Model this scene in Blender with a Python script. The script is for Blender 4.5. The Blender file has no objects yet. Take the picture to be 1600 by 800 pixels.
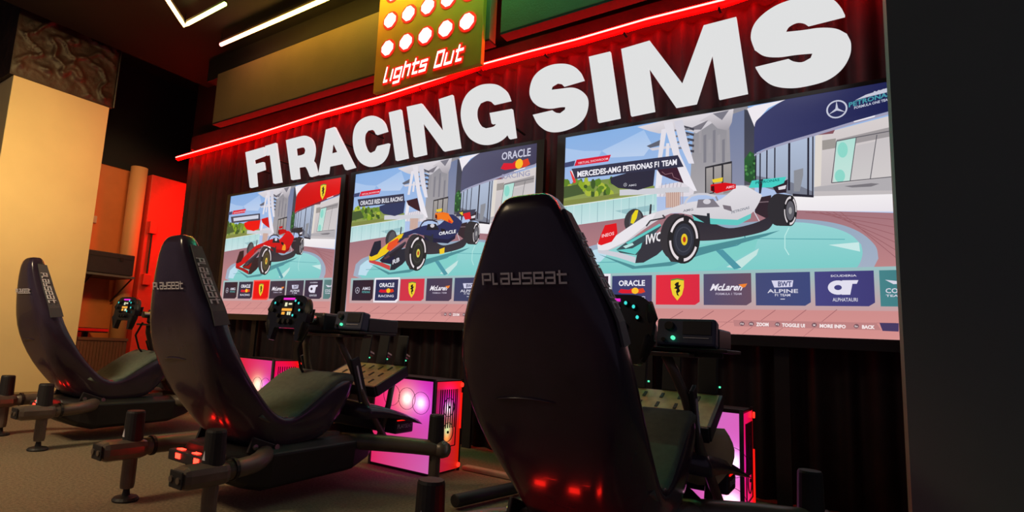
import bpy, bmesh, math, random
import numpy as np
from mathutils import Vector, Matrix
random.seed(3)
C = bpy.context.scene.collection
# ------------------------------------------------------------------ camera
PC = np.array([698., 413.]); EYE = .65
_V1 = np.array([-552., 463.]); _V2 = np.array([1066., -6155.])
FPX = math.sqrt(-float(np.dot(_V1-PC, _V2-PC)))
def _d(p):
    v = np.array([p[0]-PC[0], -(p[1]-PC[1]), -FPX]); return v/np.linalg.norm(v)
_Z = _d(_V2); _X = -_d(_V1); _X -= _Z*_X.dot(_Z); _X /= np.linalg.norm(_X); _Y = np.cross(_Z, _X)
ROT = np.array([_X, _Y, _Z])
cam = bpy.data.cameras.new('camera'); co = bpy.data.objects.new('camera', cam); C.objects.link(co)
cam.sensor_width = 36; cam.lens = FPX/1600*36
cam.shift_x = (800-PC[0])/1600; cam.shift_y = (PC[1]-400)/1600
cam.clip_start = .02
m4 = Matrix([list(r) for r in ROT]).to_4x4(); m4.translation = (0, 0, EYE); co.matrix_world = m4
bpy.context.scene.camera = co
def ray(p): return ROT @ np.array([p[0]-PC[0], -(p[1]-PC[1]), -FPX])
def wall(p, D):
    r = ray(p); r = r*(D/r[1]); return (float(r[0]), float(r[2]+EYE))
def flat(p, z):
    r = ray(p); r = r*((z-EYE)/r[2]); return (float(r[0]), float(r[1]))
# ------------------------------------------------------------------ world, exposure, lights
sc = bpy.context.scene
w = bpy.data.worlds.new('world'); sc.world = w; w.use_nodes = True
w.node_tree.nodes['Background'].inputs[0].default_value = (.8, .68, .95, 1)
w.node_tree.nodes['Background'].inputs[1].default_value = .085
sc.view_settings.view_transform = 'Standard'; sc.view_settings.look = 'None'
sc.view_settings.gamma = 1; sc.view_settings.exposure = 0; sc.view_settings.use_curve_mapping = False
def area(name, loc, target, size, power, col, sy=None, spread=None):
    l = bpy.data.lights.new(name, 'AREA'); l.energy = power; l.color = col; l.size = size
    if sy: l.shape = 'RECTANGLE'; l.size_y = sy
    if spread: l.spread = spread
    o = bpy.data.objects.new(name, l); C.objects.link(o); o.location = loc
    o.rotation_euler = (Vector(target)-Vector(loc)).to_track_quat('-Z', 'Y').to_euler(); return o
area('warm_ceiling_lamp', (-3.0, 1.3, 3.0), (-5.95, 1.6, 1.7), .4, 15, (1, .70, .27), spread=1.2)
area('warm_room_lamp', (-3.0, -1.2, 3.1), (-3.4, .9, 0), .7, 25, (1, .76, .46), spread=1.7)
area('side_bay_fill', (-6.5, 3.2, 3.3), (-7.4, 3.1, 1.2), .4, 5.5, (1, .55, .26), spread=2.0)  # added fill, warms and brightens the side bay wall
area('red_duct_fill', (-6.7, 4.45, 2.3), (-7.45, 4.3, 1.8), .12, 18, (1, .003, .002), .6, spread=2.3)  # added red fill, imitates the strip's glow on the duct

# ------------------------------------------------------------------ materials
def lin(c):
    return tuple(((x/255)/12.92 if x/255 <= .04045 else ((x/255+.055)/1.055)**2.4) for x in c)
def mat(name, col, rough=.5, metal=0, noise=0, nscale=20, bump=0, bscale=60, emit=None, estr=1, coat=0, spec=None):
    m = bpy.data.materials.new(name); m.use_nodes = True
    nt = m.node_tree; b = nt.nodes['Principled BSDF']; c = lin(col)
    b.inputs['Base Color'].default_value = (*c, 1); b.inputs['Roughness'].default_value = rough
    b.inputs['Metallic'].default_value = metal; b.inputs['Coat Weight'].default_value = coat
    if spec is not None: b.inputs['Specular IOR Level'].default_value = spec
    tc = nt.nodes.new('ShaderNodeTexCoord')
    if noise:
        n = nt.nodes.new('ShaderNodeTexNoise'); n.inputs['Scale'].default_value = nscale; n.inputs['Detail'].default_value = 6
        nt.links.new(tc.outputs['Object'], n.inputs['Vector'])
        r = nt.nodes.new('ShaderNodeValToRGB')
        r.color_ramp.elements[0].position = .3; r.color_ramp.elements[1].position = .7
        r.color_ramp.elements[0].color = (*[x*(1-noise) for x in c], 1)
        r.color_ramp.elements[1].color = (*[min(1, x*(1+noise)) for x in c], 1)
        nt.links.new(n.outputs['Fac'], r.inputs['Fac']); nt.links.new(r.outputs['Color'], b.inputs['Base Color'])
    if bump:
        n = nt.nodes.new('ShaderNodeTexNoise'); n.inputs['Scale'].default_value = bscale; n.inputs['Detail'].default_value = 4
        nt.links.new(tc.outputs['Object'], n.inputs['Vector'])
        q = nt.nodes.new('ShaderNodeBump'); q.inputs['Strength'].default_value = bump; q.inputs['Distance'].default_value = .01
        nt.links.new(n.outputs['Fac'], q.inputs['Height']); nt.links.new(q.outputs['Normal'], b.inputs['Normal'])
    if emit:
        b.inputs['Emission Color'].default_value = (*lin(emit), 1); b.inputs['Emission Strength'].default_value = estr
    return m
def raw_emit(name, col, s):
    m = mat(name, (20, 20, 20), .6); b = m.node_tree.nodes['Principled BSDF']
    b.inputs['Emission Color'].default_value = (*col, 1); b.inputs['Emission Strength'].default_value = s; return m
def vcol_emit(name, s=1.0, rough=.35):
    m = bpy.data.materials.new(name); m.use_nodes = True; nt = m.node_tree; b = nt.nodes['Principled BSDF']
    a = nt.nodes.new('ShaderNodeAttribute'); a.attribute_name = 'Col'
    b.inputs['Base Color'].default_value = (.008, .008, .01, 1); b.inputs['Roughness'].default_value = rough
    nt.links.new(a.outputs['Color'], b.inputs['Emission Color']); b.inputs['Emission Strength'].default_value = s
    return m
M = dict(
    shell=mat('gloss_black_shell', (64, 51, 68), .22, noise=.2, nscale=8, coat=.25, spec=.5),
    shellback=mat('matte_black_cover', (13, 11, 12), .5, bump=.1, bscale=200),
    fabric=mat('charcoal_suede', (96, 98, 92), .85, noise=.15, nscale=50, bump=.2, bscale=300),
    seatfab=mat('dark_green_suede', (104, 112, 100), .85, noise=.12, nscale=50, bump=.2, bscale=300),
    strip=mat('grey_edge_fabric', (92, 94, 98), .7, bump=.1, bscale=200),
    frame=mat('satin_black_metal', (112, 100, 90), .38, .3, noise=.15, nscale=15, bump=.05),
    framedk=mat('dull_black_metal', (40, 35, 36), .5, .2, noise=.15, nscale=15),
    cap=mat('black_rubber', (34, 31, 33), .6, noise=.1),
    chrome=mat('worn_chrome', (150, 145, 140), .25, .9, noise=.2, nscale=40),
    plastic=mat('dark_plastic', (48, 46, 52), .45, noise=.1, nscale=30),
    greybox=mat('slate_plastic', (74, 78, 104), .5, noise=.1, nscale=30),
    plate=mat('pedal_plate_metal', (175, 155, 108), .45, .2, noise=.25, nscale=25),
    carbon=mat('carbon_weave', (20, 20, 22), .3, noise=.3, nscale=120, coat=.3),
    white=mat('white_print', (235, 235, 240), .6, noise=.03, emit=None),
    whitedim=mat('grey_print', (235, 230, 238), .6, noise=.03),
    cream=mat('cream_paint', (226, 205, 158), .75, noise=.04, nscale=3, bump=.05, bscale=30),
    creamtrim=mat('pale_trim', (190, 175, 150), .6, noise=.1),
    dark=mat('black_paint', (9, 9, 9), .8, noise=.2, nscale=3),
    darkwall=mat('charcoal_partition', (125, 140, 132), .95, noise=.02, nscale=3, spec=.05),
    stone=mat('dark_rough_stone', (52, 33, 27), .5, noise=.7, nscale=4, bump=1.0, bscale=9),
    bulk=mat('acoustic_fabric', (132, 118, 84), .9, noise=.08, nscale=3, bump=.2, bscale=80),
    curtain=mat('black_velvet_curtain', (40, 29, 34), .75, noise=.25, nscale=12, bump=.1),
    carpet=mat('brown_carpet', (150, 134, 108), .95, noise=.3, nscale=90, bump=.8, bscale=350),
    bezel=mat('brown_black_bezel', (40, 30, 28), .4, noise=.1),
    logo=mat('logo_board', (255, 168, 42), .6, noise=.06, nscale=5),
    orange=mat('orange_paint', (215, 120, 60), .6, noise=.08, nscale=4),
    tan=mat('tan_paint', (214, 158, 104), .6, noise=.04, nscale=4),
    redlit=mat('duct_red_light_tint', (228, 70, 52), .55, noise=.05),  # duct colour reddened to carry the red light falling on it
    glossred=mat('glossy_red_edge_glow', (190, 15, 15), .35, noise=.1, emit=(255, 10, 5), estr=.12),  # faint glow added to the red bench edge, which is no lamp
    crate=mat('ribbed_plastic', (110, 75, 62), .5, noise=.1),
    pccase=mat('pc_case_black', (24, 18, 20), .4, noise=.1),
    reflectpanel=mat('cream_reflection', (225, 200, 150), .3, noise=.05, coat=.3),  # cream colour stands for a reflection on glossy black
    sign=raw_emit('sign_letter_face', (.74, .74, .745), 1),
    lampwhite=raw_emit('lamp_disc', (1, .93, .8), 1.6),
    redglow=raw_emit('red_outline_glow', (1, .01, .005), 1.0),
    ledcore=raw_emit('led_core', (1, .5, .4), 2.4),
    ledred=raw_emit('led_red_diffuser', (1, .0, .0), 34),
    teal=raw_emit('teal_button_glow', (.05, .8, .75), 1),
    green=raw_emit('green_pin_light', (.1, 1, .5), 1.2),
    amber=raw_emit('amber_display', (1, .42, .05), 1),
    pink=raw_emit('magenta_shift_lights', (.85, .02, .6), 1),
    pale=raw_emit('pale_display', (.9, .9, .6), .9),
    redlens=raw_emit('red_lens_glow', (1, .012, .006), 16),
    redpin=raw_emit('red_pin_light', (1, .02, .01), 2.5),
)
# give prints a touch of their own so they read on black
# ------------------------------------------------------------------ mesh helpers
class MB:
    def __init__(s): s.v = []; s.f = []
    def add(s, vs, fs):
        n = len(s.v); s.v += [tuple(map(float, v)) for v in vs]; s.f += [tuple(i+n for i in f) for f in fs]; return s
    def box(s, c, d, rx=0, rz=0, ry=0, taper=1):
        R = Matrix.Rotation(rz, 3, 'Z') @ Matrix.Rotation(ry, 3, 'Y') @ Matrix.Rotation(rx, 3, 'X')
        vs = []
        for z in (-1, 1):
            t = 1 if z < 0 else taper
            for x, y in ((-1, -1), (1, -1), (1, 1), (-1, 1)):
                vs.append(Vector(c) + R @ Vector((x*d[0]/2*t, y*d[1]/2*t, z*d[2]/2)))
        return s.add(vs, [(3, 2, 1, 0), (4, 5, 6, 7), (0, 1, 5, 4), (1, 2, 6, 5), (2, 3, 7, 6), (3, 0, 4, 7)])
    def tube(s, pts, r, n=12, flat_=1.0, cap=True):
        pts = [Vector(p) for p in pts]; rs = r if isinstance(r, (list, tuple)) else [r]*len(pts)
        rings = []; up = Vector((0, 0, 1))
        for i, p in enumerate(pts):
            t = (pts[min(i+1, len(pts)-1)]-pts[max(i-1, 0)]).normalized()
            a = t.cross(up)
            if a.length < 1e-3: a = t.cross(Vector((0, 1, 0)))
            a.normalize(); b = a.cross(t).normalized()
            rings.append([p + a*math.cos(2*math.pi*k/n)*rs[i] + b*math.sin(2*math.pi*k/n)*rs[i]*flat_ for k in range(n)])
        return s.loft(rings, cap)
    def loft(s, rings, cap=True, closed=True):
        n = len(rings[0]); vs = [v for r in rings for v in r]; fs = []
        for i in range(len(rings)-1):
            for k in range(n if closed else n-1):
                a = i*n+k; b = i*n+(k+1) % n; fs.append((a, b, b+n, a+n))
        if cap: fs += [tuple(range(n))[::-1], tuple(range((len(rings)-1)*n, len(rings)*n))]
        return s.add(vs, fs)
    def lathe(s, c, prof, n=20, axis='Z', ring=False):
        rings = []
        for r, h in prof:
            ring = []
            for k in range(n):
                a = 2*math.pi*k/n; x, y = r*math.cos(a), r*math.sin(a)
                ring.append(Vector(c)+(Vector((x, y, h)) if axis == 'Z' else Vector((x, h, y)) if axis == 'Y' else Vector((h, x, y))))
            rings.append(ring)
        if ring: return s.loft(rings+[rings[0]], False)
        return s.loft(rings)
    def xf(s, m): s.v = [tuple(m @ Vector(v)) for v in s.v]; return s
def ob(name, mb, m, parent=None, smooth=False, bevel=0, subsurf=0, loc=None):
    me = bpy.data.meshes.new(name); me.from_pydata(mb.v, [], mb.f); me.materials.append(m)
    bm = bmesh.new(); bm.from_mesh(me); bmesh.ops.recalc_face_normals(bm, faces=bm.faces); bm.to_mesh(me); bm.free()
    o = bpy.data.objects.new(name, me); C.objects.link(o)
    if parent: o.parent = parent
    if loc: o.location = loc
    if bevel:
        b = o.modifiers.new('b', 'BEVEL'); b.width = bevel; b.segments = 2; b.limit_method = 'ANGLE'
    if subsurf:
        q = o.modifiers.new('s', 'SUBSURF'); q.levels = subsurf; q.render_levels = subsurf
    if smooth:
        for p in me.polygons: p.use_smooth = True
    return o
def thing(name, label, cat, loc=(0, 0, 0), group=None):
    o = bpy.data.objects.new(name, None); C.objects.link(o); o.location = loc; o.empty_display_size = .1
    o['label'] = label; o['category'] = cat
    if group: o['group'] = group
    return o
def tag(o, label, cat, group=None):
    o['label'] = label; o['category'] = cat
    if group: o['group'] = group
    return o
def struct(o, label=None, cat=None):
    o['kind'] = 'structure'
    if label: o['label'] = label
    if cat: o['category'] = cat
    return o
def copy_tree(o, parent=None):
    c = o.copy(); C.objects.link(c); c.parent = parent
    for ch in list(o.children): copy_tree(ch, c)
    return c
def tri2d(loops, extrude=0):
    cu = bpy.data.curves.new('t', 'CURVE'); cu.dimensions = '2D'; cu.fill_mode = 'BOTH'; cu.extrude = extrude
    for lp in loops:
        sp = cu.splines.new('POLY'); sp.points.add(len(lp)-1)
        for i, p in enumerate(lp): sp.points[i].co = (p[0], p[1], 0, 1)
        sp.use_cyclic_u = True
    return _conv(cu)
def _conv(cu):
    o = bpy.data.objects.new('t', cu); C.objects.link(o)
    me = bpy.data.meshes.new_from_object(o)
    v = [tuple(x.co) for x in me.vertices]; f = [tuple(p.vertices) for p in me.polygons]
    bpy.data.objects.remove(o); bpy.data.curves.remove(cu); bpy.data.meshes.remove(me)
    return v, f
_tc = {}
def textgeo(s, bold=.02, extrude=0):
    k = (s, bold, extrude)
    if k not in _tc:
        cu = bpy.data.curves.new('t', 'FONT'); cu.body = s; cu.size = 1; cu.offset = bold; cu.extrude = extrude; cu.resolution_u = 2
        v, f = _conv(cu)
        if v:
            x0 = min(a[0] for a in v); x1 = max(a[0] for a in v); y1 = max(a[1] for a in v)
            v = [((a[0]-x0)/(x1-x0), a[1]/y1, a[2]) for a in v]
        _tc[k] = (v, f)
    return _tc[k]
def smooth_loop(pts, ang=38, n=5):
    out = []; N = len(pts); P = [np.array(p, float) for p in pts]
    def corner(i):
        a = P[i]-P[i-1]; b = P[(i+1) % N]-P[i]
        c = np.dot(a, b)/(np.linalg.norm(a)*np.linalg.norm(b)+1e-9); return math.degrees(math.acos(max(-1, min(1, c)))) > ang
    cs = [corner(i) for i in range(N)]
    for i in range(N):
        p1 = P[i]; p2 = P[(i+1) % N]
        if cs[i] and cs[(i+1) % N]: out.append(tuple(p1)); continue
        m1 = (p2-p1) if cs[i] else (p2-P[i-1])/2
        m2 = (p2-p1) if cs[(i+1) % N] else (P[(i+2) % N]-p1)/2
        L = np.linalg.norm(p2-p1)
        for mm in (0,):
            if np.linalg.norm(m1) > L*1.2: m1 = m1/np.linalg.norm(m1)*L*1.2
            if np.linalg.norm(m2) > L*1.2: m2 = m2/np.linalg.norm(m2)*L*1.2
        for k in range(n):
            t = k/n; h = (2*t**3-3*t*t+1, t**3-2*t*t+t, -2*t**3+3*t*t, t**3-t*t)
            out.append(tuple(h[0]*p1+h[1]*m1+h[2]*p2+h[3]*m2))
    return out
# ------------------------------------------------------------------ room
struct(ob('floor', MB().box((-3, 2, -.05), (14, 10, .1)), M['carpet']), 'brown speckled low pile carpet floor', 'floor')
struct(ob('ceiling', MB().box((-3, 2, 4.05), (14, 10, .1)), M['dark']))
struct(ob('wall_back', MB().box((-2.7, 3.35, 2.0), (6.6, .1, 4.0)), M['dark']))
# wall beyond the opening on the left: cream up to 2.6 m, black above
struct(ob('wall_left', MB().box((-9.05, 2.5, 1.42), (.1, 7, 2.84)), M['cream']), 'cream painted wall of the side bay beyond the pillar', 'wall')
struct(ob('trim_1', MB().box((-9.03, 2.5, 3.42), (.12, 7, 1.16)), M['dark']))
struct(ob('wall_far', MB().box((-7.4, 5.6, 2.0), (3.4, .1, 4.0)), M['dark']))
# added charcoal partition, filling a dark border strip on the right
struct(ob('added_partition', MB().box((1.296, 2.72, 2.0), (2.3, .2, 4.0)), M['darkwall']), 'plain charcoal partition added to fill the dark strip on the right', 'wall')
# pillar: cream cladding below, rough dark stone above
p = struct(ob('wall_pillar', MB().box((-6.28, 1.99, 1.38), (.66, .8, 2.76)), M['cream'], bevel=.004), 'cream clad lower half of the square pillar', 'pillar')
struct(ob('wall_pillar_top', MB().box((-6.27, 1.99, 3.4), (.62, .86, 1.27)), M['stone'], bevel=.004), 'rough dark brown stone upper half of the pillar', 'pillar')
from mathutils import noise as mn
mb = MB(); NX, NZ = 60, 70
for j in range(NZ+1):
    for i in range(NX+1):
        y = 1.57+.845*i/NX; z = 2.78+1.22*j/NZ; p_ = Vector((y*3.6+z*1.2, z*5.2-y*1.5, 3.1)); p_ += mn.noise_vector(p_*1.3)*.5
        h = (1-abs(mn.noise(p_*1.1+Vector((0, 0, 2)))*2.0))**6*.035 + mn.noise(p_*7)*.008
        e_ = min(1, i/3, (NX-i)/3, j/3); mb.v.append((-5.958+max(-.02, h)*max(0, e_), y, z))
for j in range(NZ):
    for i in range(NX): a = j*(NX+1)+i; mb.f.append((a, a+1, a+NX+2, a+NX+1))
struct(ob('wall_pillar_relief', mb, M['stone'], smooth=True))
struct(ob('trim_2', MB().tube([(-5.945, 2.425, 2.77), (-5.945, 2.425, 4)], .008, 6), M['chrome']))
# bulkhead above the curtain and the drop ceiling
struct(ob('wall_upper', MB().box((-3.4, 2.94, 2.845), (3.1, .08, .5)), M['bulk'], bevel=.004), 'fabric covered bulkhead left of the square logo board', 'wall')
struct(ob('wall_upper', MB().box((-.74, 2.94, 2.86), (2.06, .08, .5)), M['bulk'], bevel=.004), 'fabric covered bulkhead right of the square logo board', 'wall')
struct(ob('glow_mask_left', MB().box((-3.4, 2.945, 2.588), (3.1, .09, .012)), M['dark']))  # black strip added to keep the red glow off the bulkhead underside
struct(ob('glow_mask_right', MB().box((-.74, 2.945, 2.603), (2.06, .09, .012)), M['dark']))  # same added strip on the right, darkens the underside against red glow
struct(ob('trim_3', MB().box((-2.5, 2.99, 3.20), (5.4, .1, .22)), M['dark']))
struct(ob('ceiling_drop', MB().box((-2.6, 2.1, 3.36), (6.4, 2.4, .1)), M['dark']), 'black lowered ceiling carrying the light bars', 'ceiling')
struct(ob('trim_5', MB().box((-2.8, 3.24, 2.56), (6.1, .06, .3)), M['curtain']))
# curtain with folds
mb = MB(); nx = 640; rows = (0, .5, 1.2, 1.9, 2.3, 2.47, 2.50)
for j, z in enumerate(rows):
    for i in range(nx+1):
        x = -5.78 + 6.0*i/nx
        a = .022*math.sin(x*52+1.5*math.sin(x*3.1)) + .014*math.sin(x*23+2) + .006*math.sin(x*90)
        y = 3.165 + a*(.75+.25*z/2.4) + (.004 if j == len(rows)-1 else 0)
        mb.v.append((x, y, z))
W = nx+1
for j in range(len(rows)-1):
    for i in range(nx): mb.f.append((j*W+i, j*W+i+1, (j+1)*W+i+1, (j+1)*W+i))
o = ob('backdrop_curtain', mb, M['curtain'], smooth=True)
tag(o, 'long black pleated curtain hanging behind the screens under the red light', 'curtain')
q = o.modifiers.new('sol', 'SOLIDIFY'); q.thickness = .004
# curtain rail with red led
t = thing('red_light_strip', 'glowing red light strip running above the big white lettering', 'light strip', (-5.73, 2.97, 2.42))
led = [(275, 246), (400, 210), (500, 178), (600, 150), (690, 121), (745, 101)]; led2 = [(752, 101), (830, 80), (900, 62), (1010, 30), (1130, 0), (1180, -17), (1390, -75)]
def W3(p, D=3.04): x, z = wall(p, D); return Vector((x+5.73, D-2.97, z-2.42))
for seg in (led, led2):
    pts = [W3(p_) for p_ in seg]
    ob('red_diffuser', MB().tube([q_+Vector((0, .022, -.004)) for q_ in pts], .024, 10), M['ledred'], t, smooth=True)
    ob('glowing_core', MB().tube([q_+Vector((0, -.002, 0)) for q_ in pts], .005, 8), M['ledcore'], t, smooth=True)
for i in range(12): ob('rail_clip', MB().box((.3+i*.5-.09, .095, .048), (.012, .05, .012)), M['framedk'], t)

# ------------------------------------------------------------------ ceiling light bars with running colours
def hue_bar(name, label, pts, cols, r=.016):
    base = Vector(pts[0]); t = thing(name, label, 'light bar', base, None)
    mb = MB(); n = 8; rings = []; vc = []
    P = []
    for i in range(len(pts)-1):
        a, b = Vector(pts[i]), Vector(pts[i+1]); k = 10
        P += [(a.lerp(b, j/k)) for j in range(k)]
    P.append(Vector(pts[-1])); P = [q-base for q in P]
    mb.tube(P, r, n)
    o = ob('glowing_tube', mb, VC_STRONG, t, smooth=True)
    at = o.data.color_attributes.new('Col', 'FLOAT_COLOR', 'POINT')
    for i in range(len(P)):
        u = i/(len(P)-1)*(len(cols)-1); j = min(int(u), len(cols)-2); f = u-j
        c = [cols[j][q]*(1-f)+cols[j+1][q]*f for q in range(3)]
        for k in range(n): at.data[i*n+k].color = (*c, 1)
    mb = MB().tube([q+Vector((0, 0, .022)) for q in P], .02, 4)
    ob('mounting_channel', mb, M['framedk'], t)
    for q in (P[0], P[len(P)//2], P[-1]):
        ob('hanger', MB().tube([q+Vector((0, 0, .03)), q+Vector((0, 0, 3.315-base.z))], .004, 6), M['framedk'], t)
    return t
VC_STRONG = vcol_emit('light_bar_glow', 19)
HZ = 3.2
A, B, D_ = flat((262, 0), HZ), flat((288, 40), HZ), flat((352, 6), HZ)
A2 = (B[0]+(A[0]-B[0])*2.2, B[1]+(A[1]-B[1])*2.2)
hue_bar('ceiling_light_bar', 'V shaped glowing ceiling light bar nearest the pillar', [(A2[0], A2[1], HZ), (B[0], B[1], HZ), (D_[0], B[1]-.01, HZ)],
        [(.5, .15, .085), (.5, .25, .085), (.5, .35, .085), (.3, .5, .085)])
E0 = flat((345, 70), HZ)
hue_bar('ceiling_light_bar', 'long straight glowing ceiling light bar running to the logo board', [(E0[0], E0[1], HZ), (.0, E0[1], HZ)],
        [(.45, .1, .085), (1.2, .5, .1), (1.9, 1.1, .12), (1.8, 1.0, .13), (.6, 1.6, .2), (.15, 1.7, .6), (.12, 1.6, .9), (.12, 1.6, 1.1), (.12, 1.5, 1.2)])

# ------------------------------------------------------------------ big wall lettering
def gm(s, o): return lambda L: [(o[0]+x/s, o[1]+y/s) for x, y in L]
g1 = gm(7.272, (380, 190)); g2 = gm(5.7125, (540, 130)); g3 = gm(5.7125, (680, 110)); g4 = gm(5.333, (820, 70)); g5 = gm(4.21, (960, 10)); g6 = gm(5.332, (1160, 0))
LET = [
 [g1([(35,352),(245,292),(252,385),(125,435),(135,490),(238,462),(250,545),(147,580),(160,735),(85,752)])],
 [g1([(258,282),(380,245),(438,688),(352,703),(312,372),(268,385)])],
 [g1([(495,215),(680,168),(740,170),(790,210),(815,290),(812,370),(795,445),(820,480),(850,605),(768,628),(735,545),(710,508),(630,520),(642,648),(555,662)]), g1([(600,305),(660,290),(700,295),(715,330),(705,370),(670,385),(610,395)])],
 [g1([(950,95),(1048,65),(1275,520),(1170,550),(1135,475),(978,508),(968,590),(862,608)]), g1([(1018,225),(1078,350),(1000,372)])],
 [g2([(375,430),(350,355),(300,308),(230,295),(150,325),(95,385),(72,480),(80,590),(115,680),(175,735),(245,742),(320,710),(370,640),(393,540),(290,565),(270,608),(230,628),(195,600),(170,530),(170,460),(195,420),(235,412),(262,430),(278,460)])],
 [g2([(393,265),(498,238),(558,668),(455,692)])],
 [g2([(552,215),(685,185),(878,440)])+g3([(38,262),(160,222),(228,692),(80,722)])+g2([(688,345),(722,635),(615,660)])],
 [g3([(675,270),(640,190),(570,138),(490,125),(400,140),(310,195),(255,280),(235,390),(255,510),(310,605),(380,650),(460,662),(540,645),(600,612),(645,568),(665,612),(724,600),(690,348),(492,385),(510,478),(558,470),(530,505),(460,522),(410,495),(375,430),(372,350),(400,290),(455,268),(500,280),(525,305)])],
 [g4([(495,295),(460,225),(400,180),(320,163),(220,175),(130,220),(70,290),(45,390),(60,460),(110,510),(200,528),(300,515),(345,515),(340,545),(300,575),(265,570),(235,550),(72,588),(110,660),(170,710),(250,725),(350,705),(440,660),(500,590),(525,500),(515,430),(470,385),(400,362),(300,372),(215,382),(225,345),(270,318),(305,325),(325,345)])],
 [g4([(538,105),(715,62),(795,610),(615,648)])],
 [g5([(48,285),(235,230),(450,512),(590,130),(803,75),(878,572),(690,612),(645,315),(540,640),(405,665),(228,410),(266,690),(112,722)])],
 [g6([(855,135),(820,70),(760,8),(680,-20),(560,-25),(430,0),(290,50),(170,130),(95,220),(72,320),(100,410),(180,460),(300,470),(450,450),(590,438),(570,490),(500,525),(430,520),(385,498),(110,565),(160,640),(250,705),(380,728),(520,715),(700,665),(820,580),(890,470),(905,370),(870,290),(780,248),(650,240),(500,260),(355,275),(385,220),(450,185),(510,188),(550,212)])],
]
SY = 2.90
t = thing('wall_lettering', 'huge white block lettering reading F1 RACING SIMS above the screens', 'sign', (-4.4, SY, 1.95))
for L in LET:
    loops = [[wall(p_, SY) for p_ in smooth_loop(lp)] for lp in L]
    v, f = tri2d(loops, .01)
    mb = MB(); mb.v = [(a+4.4, -c, b-1.95) for a, b, c in v]; mb.f = f
    lo = ob('letter', mb, M['sign'], t)
    big = max((f_ for f_ in f if all(mb.v[k][1] < .0 for k in f_)), key=lambda f_: (Vector(mb.v[f_[1]])-Vector(mb.v[f_[0]])).cross(Vector(mb.v[f_[2]])-Vector(mb.v[f_[0]])).length, default=f[0])
    cx_ = sum(mb.v[k][0] for k in big)/len(big); cz_ = sum(mb.v[k][2] for k in big)/len(big)
    ob('standoff_pin', MB().lathe((cx_, .01, cz_), [(0, 0), (.008, 0), (.008, .2), (0, .2)], 8, 'Y'), M['framedk'], lo)
# ------------------------------------------------------------------ logo board
GL = {'L': [[(0,1),(0,0),(.48,0)]], 'i': [[(0,.7),(0,0)]], 'g': [[(1,.7),(0,.7),(0,.1),(1,.1)],[(1,.7),(1,-.3),(.1,-.3)]], 'h': [[(0,1),(0,0)],[(0,.7),(.9,.7),(.9,0)]],
      't': [[(.25,1),(.25,0),(.9,0)],[(0,.7),(.9,.7)]], 's': [[(.9,.7),(0,.7),(0,.36),(.9,.36),(.9,0),(0,0)]], 'O': [[(0,0),(0,1),(1,1),(1,0),(0,0)]],
      'u': [[(0,.7),(0,0),(1,0),(1,.7)]], 'P': [[(0,0),(0,1),(1,1),(1,.4),(.28,.4)]], 'a': [[(.05,1),(1,1),(1,0),(0,0),(0,.5),(1,.5)]],
      'y': [[(0,1),(0,.42),(1,.42)],[(1,1),(1,0),(.1,0)]], 'S': [[(1,1),(0,1),(0,.52),(1,.52),(1,0),(0,0)]], 'e': [[(1,0),(0,0),(0,1),(1,1),(1,.5),(0,.5)]], 'T': [[(.2,1.1),(.2,0),(.9,0)],[(0,.8),(.9,.8)]]}
WD = {'L': .66, 'i': .06, 'h': .9, 't': .85, 's': .9, ' ': .5}
def strokes(s, th, gap=.32, ext=0.0):
    """quads (x0,y0)-(x1,y1) thick th: returns list of 4-corner 2D quads, total width"""
    out = []; x = 0
    for ch in s:
        for pl in GL.get(ch, []):
            for (a, b) in zip(pl[:-1], pl[1:]):
                A_ = np.array([x+a[0], a[1]]); B_ = np.array([x+b[0], b[1]])
                d = (B_-A_)/np.linalg.norm(B_-A_); n = np.array([-d[1], d[0]])*th/2; e = d*(th/2+ext)
                out.append([A_-e-n, B_+e-n, B_+e+n, A_-e+n])
        x += WD.get(ch, 1)+gap
    return out, x-gap
LX0, LX1, LZ0, LZ1, LY = -2.81, -1.88, 2.415, 3.28, 2.86
t = thing('logo_board', 'square amber board with rows of glowing discs above Lights Out lettering', 'sign', (LX0, LY, LZ0))
ob('board', MB().box(((LX1-LX0)/2, .02, (LZ1-LZ0)/2), (LX1-LX0, .04, LZ1-LZ0)), M['logo'], t, bevel=.004)
ob('back_frame', MB().box(((LX1-LX0)/2, .07, (LZ1-LZ0)/2), (LX1-LX0-.1, .06, LZ1-LZ0-.1)), M['dark'], t)
for r_, z in enumerate((2.735, 2.95, 3.16)):
    for c_ in range(5):
        x = -2.692+.173*c_+.006*r_
        e = ob('disc_outline', MB().lathe((x-LX0, -.002, z-LZ0), [(.0, .002), (.070, .002), (.070, -.002), (0, -.002)], 28, 'Y'), M['redglow'], t)
        pr = []
        mb = MB(); pv = []
        for k in range(24):   # stepped (pixelated) outline of the lamp disc
            a = 2*math.pi*k/24; rr = .055
            pv.append((round(rr*math.cos(a)/.009)*.009, round(rr*math.sin(a)/.009)*.009))
        v, f = tri2d([pv], .002); mb.v = [(x-LX0+a, -.008-c, z-LZ0+b) for a, b, c in v]; mb.f = f
        ob('lamp_disc', mb, M['lampwhite'], e)
def letter_board(th, y, m, nm):
    q, wd = strokes('Lights Out', th, .5)
    sx = .665/wd; hz = .098
    mb = MB()
    for qd in q:
        P4 = [(.11+a*sx+.022*b, b*hz+.062) for a, b in qd]
        mb.add([(a, y, b) for a, b in P4]+[(a, y-.004, b) for a, b in P4], [(0, 1, 2, 3), (7, 6, 5, 4), (0, 4, 5, 1), (1, 5, 6, 2), (2, 6, 7, 3), (3, 7, 4, 0)])
    ob(nm, mb, m, t)
letter_board(.44, -.002, M['redglow'], 'lettering_outline'); letter_board(.17, -.008, M['lampwhite'], 'lettering')

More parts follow.
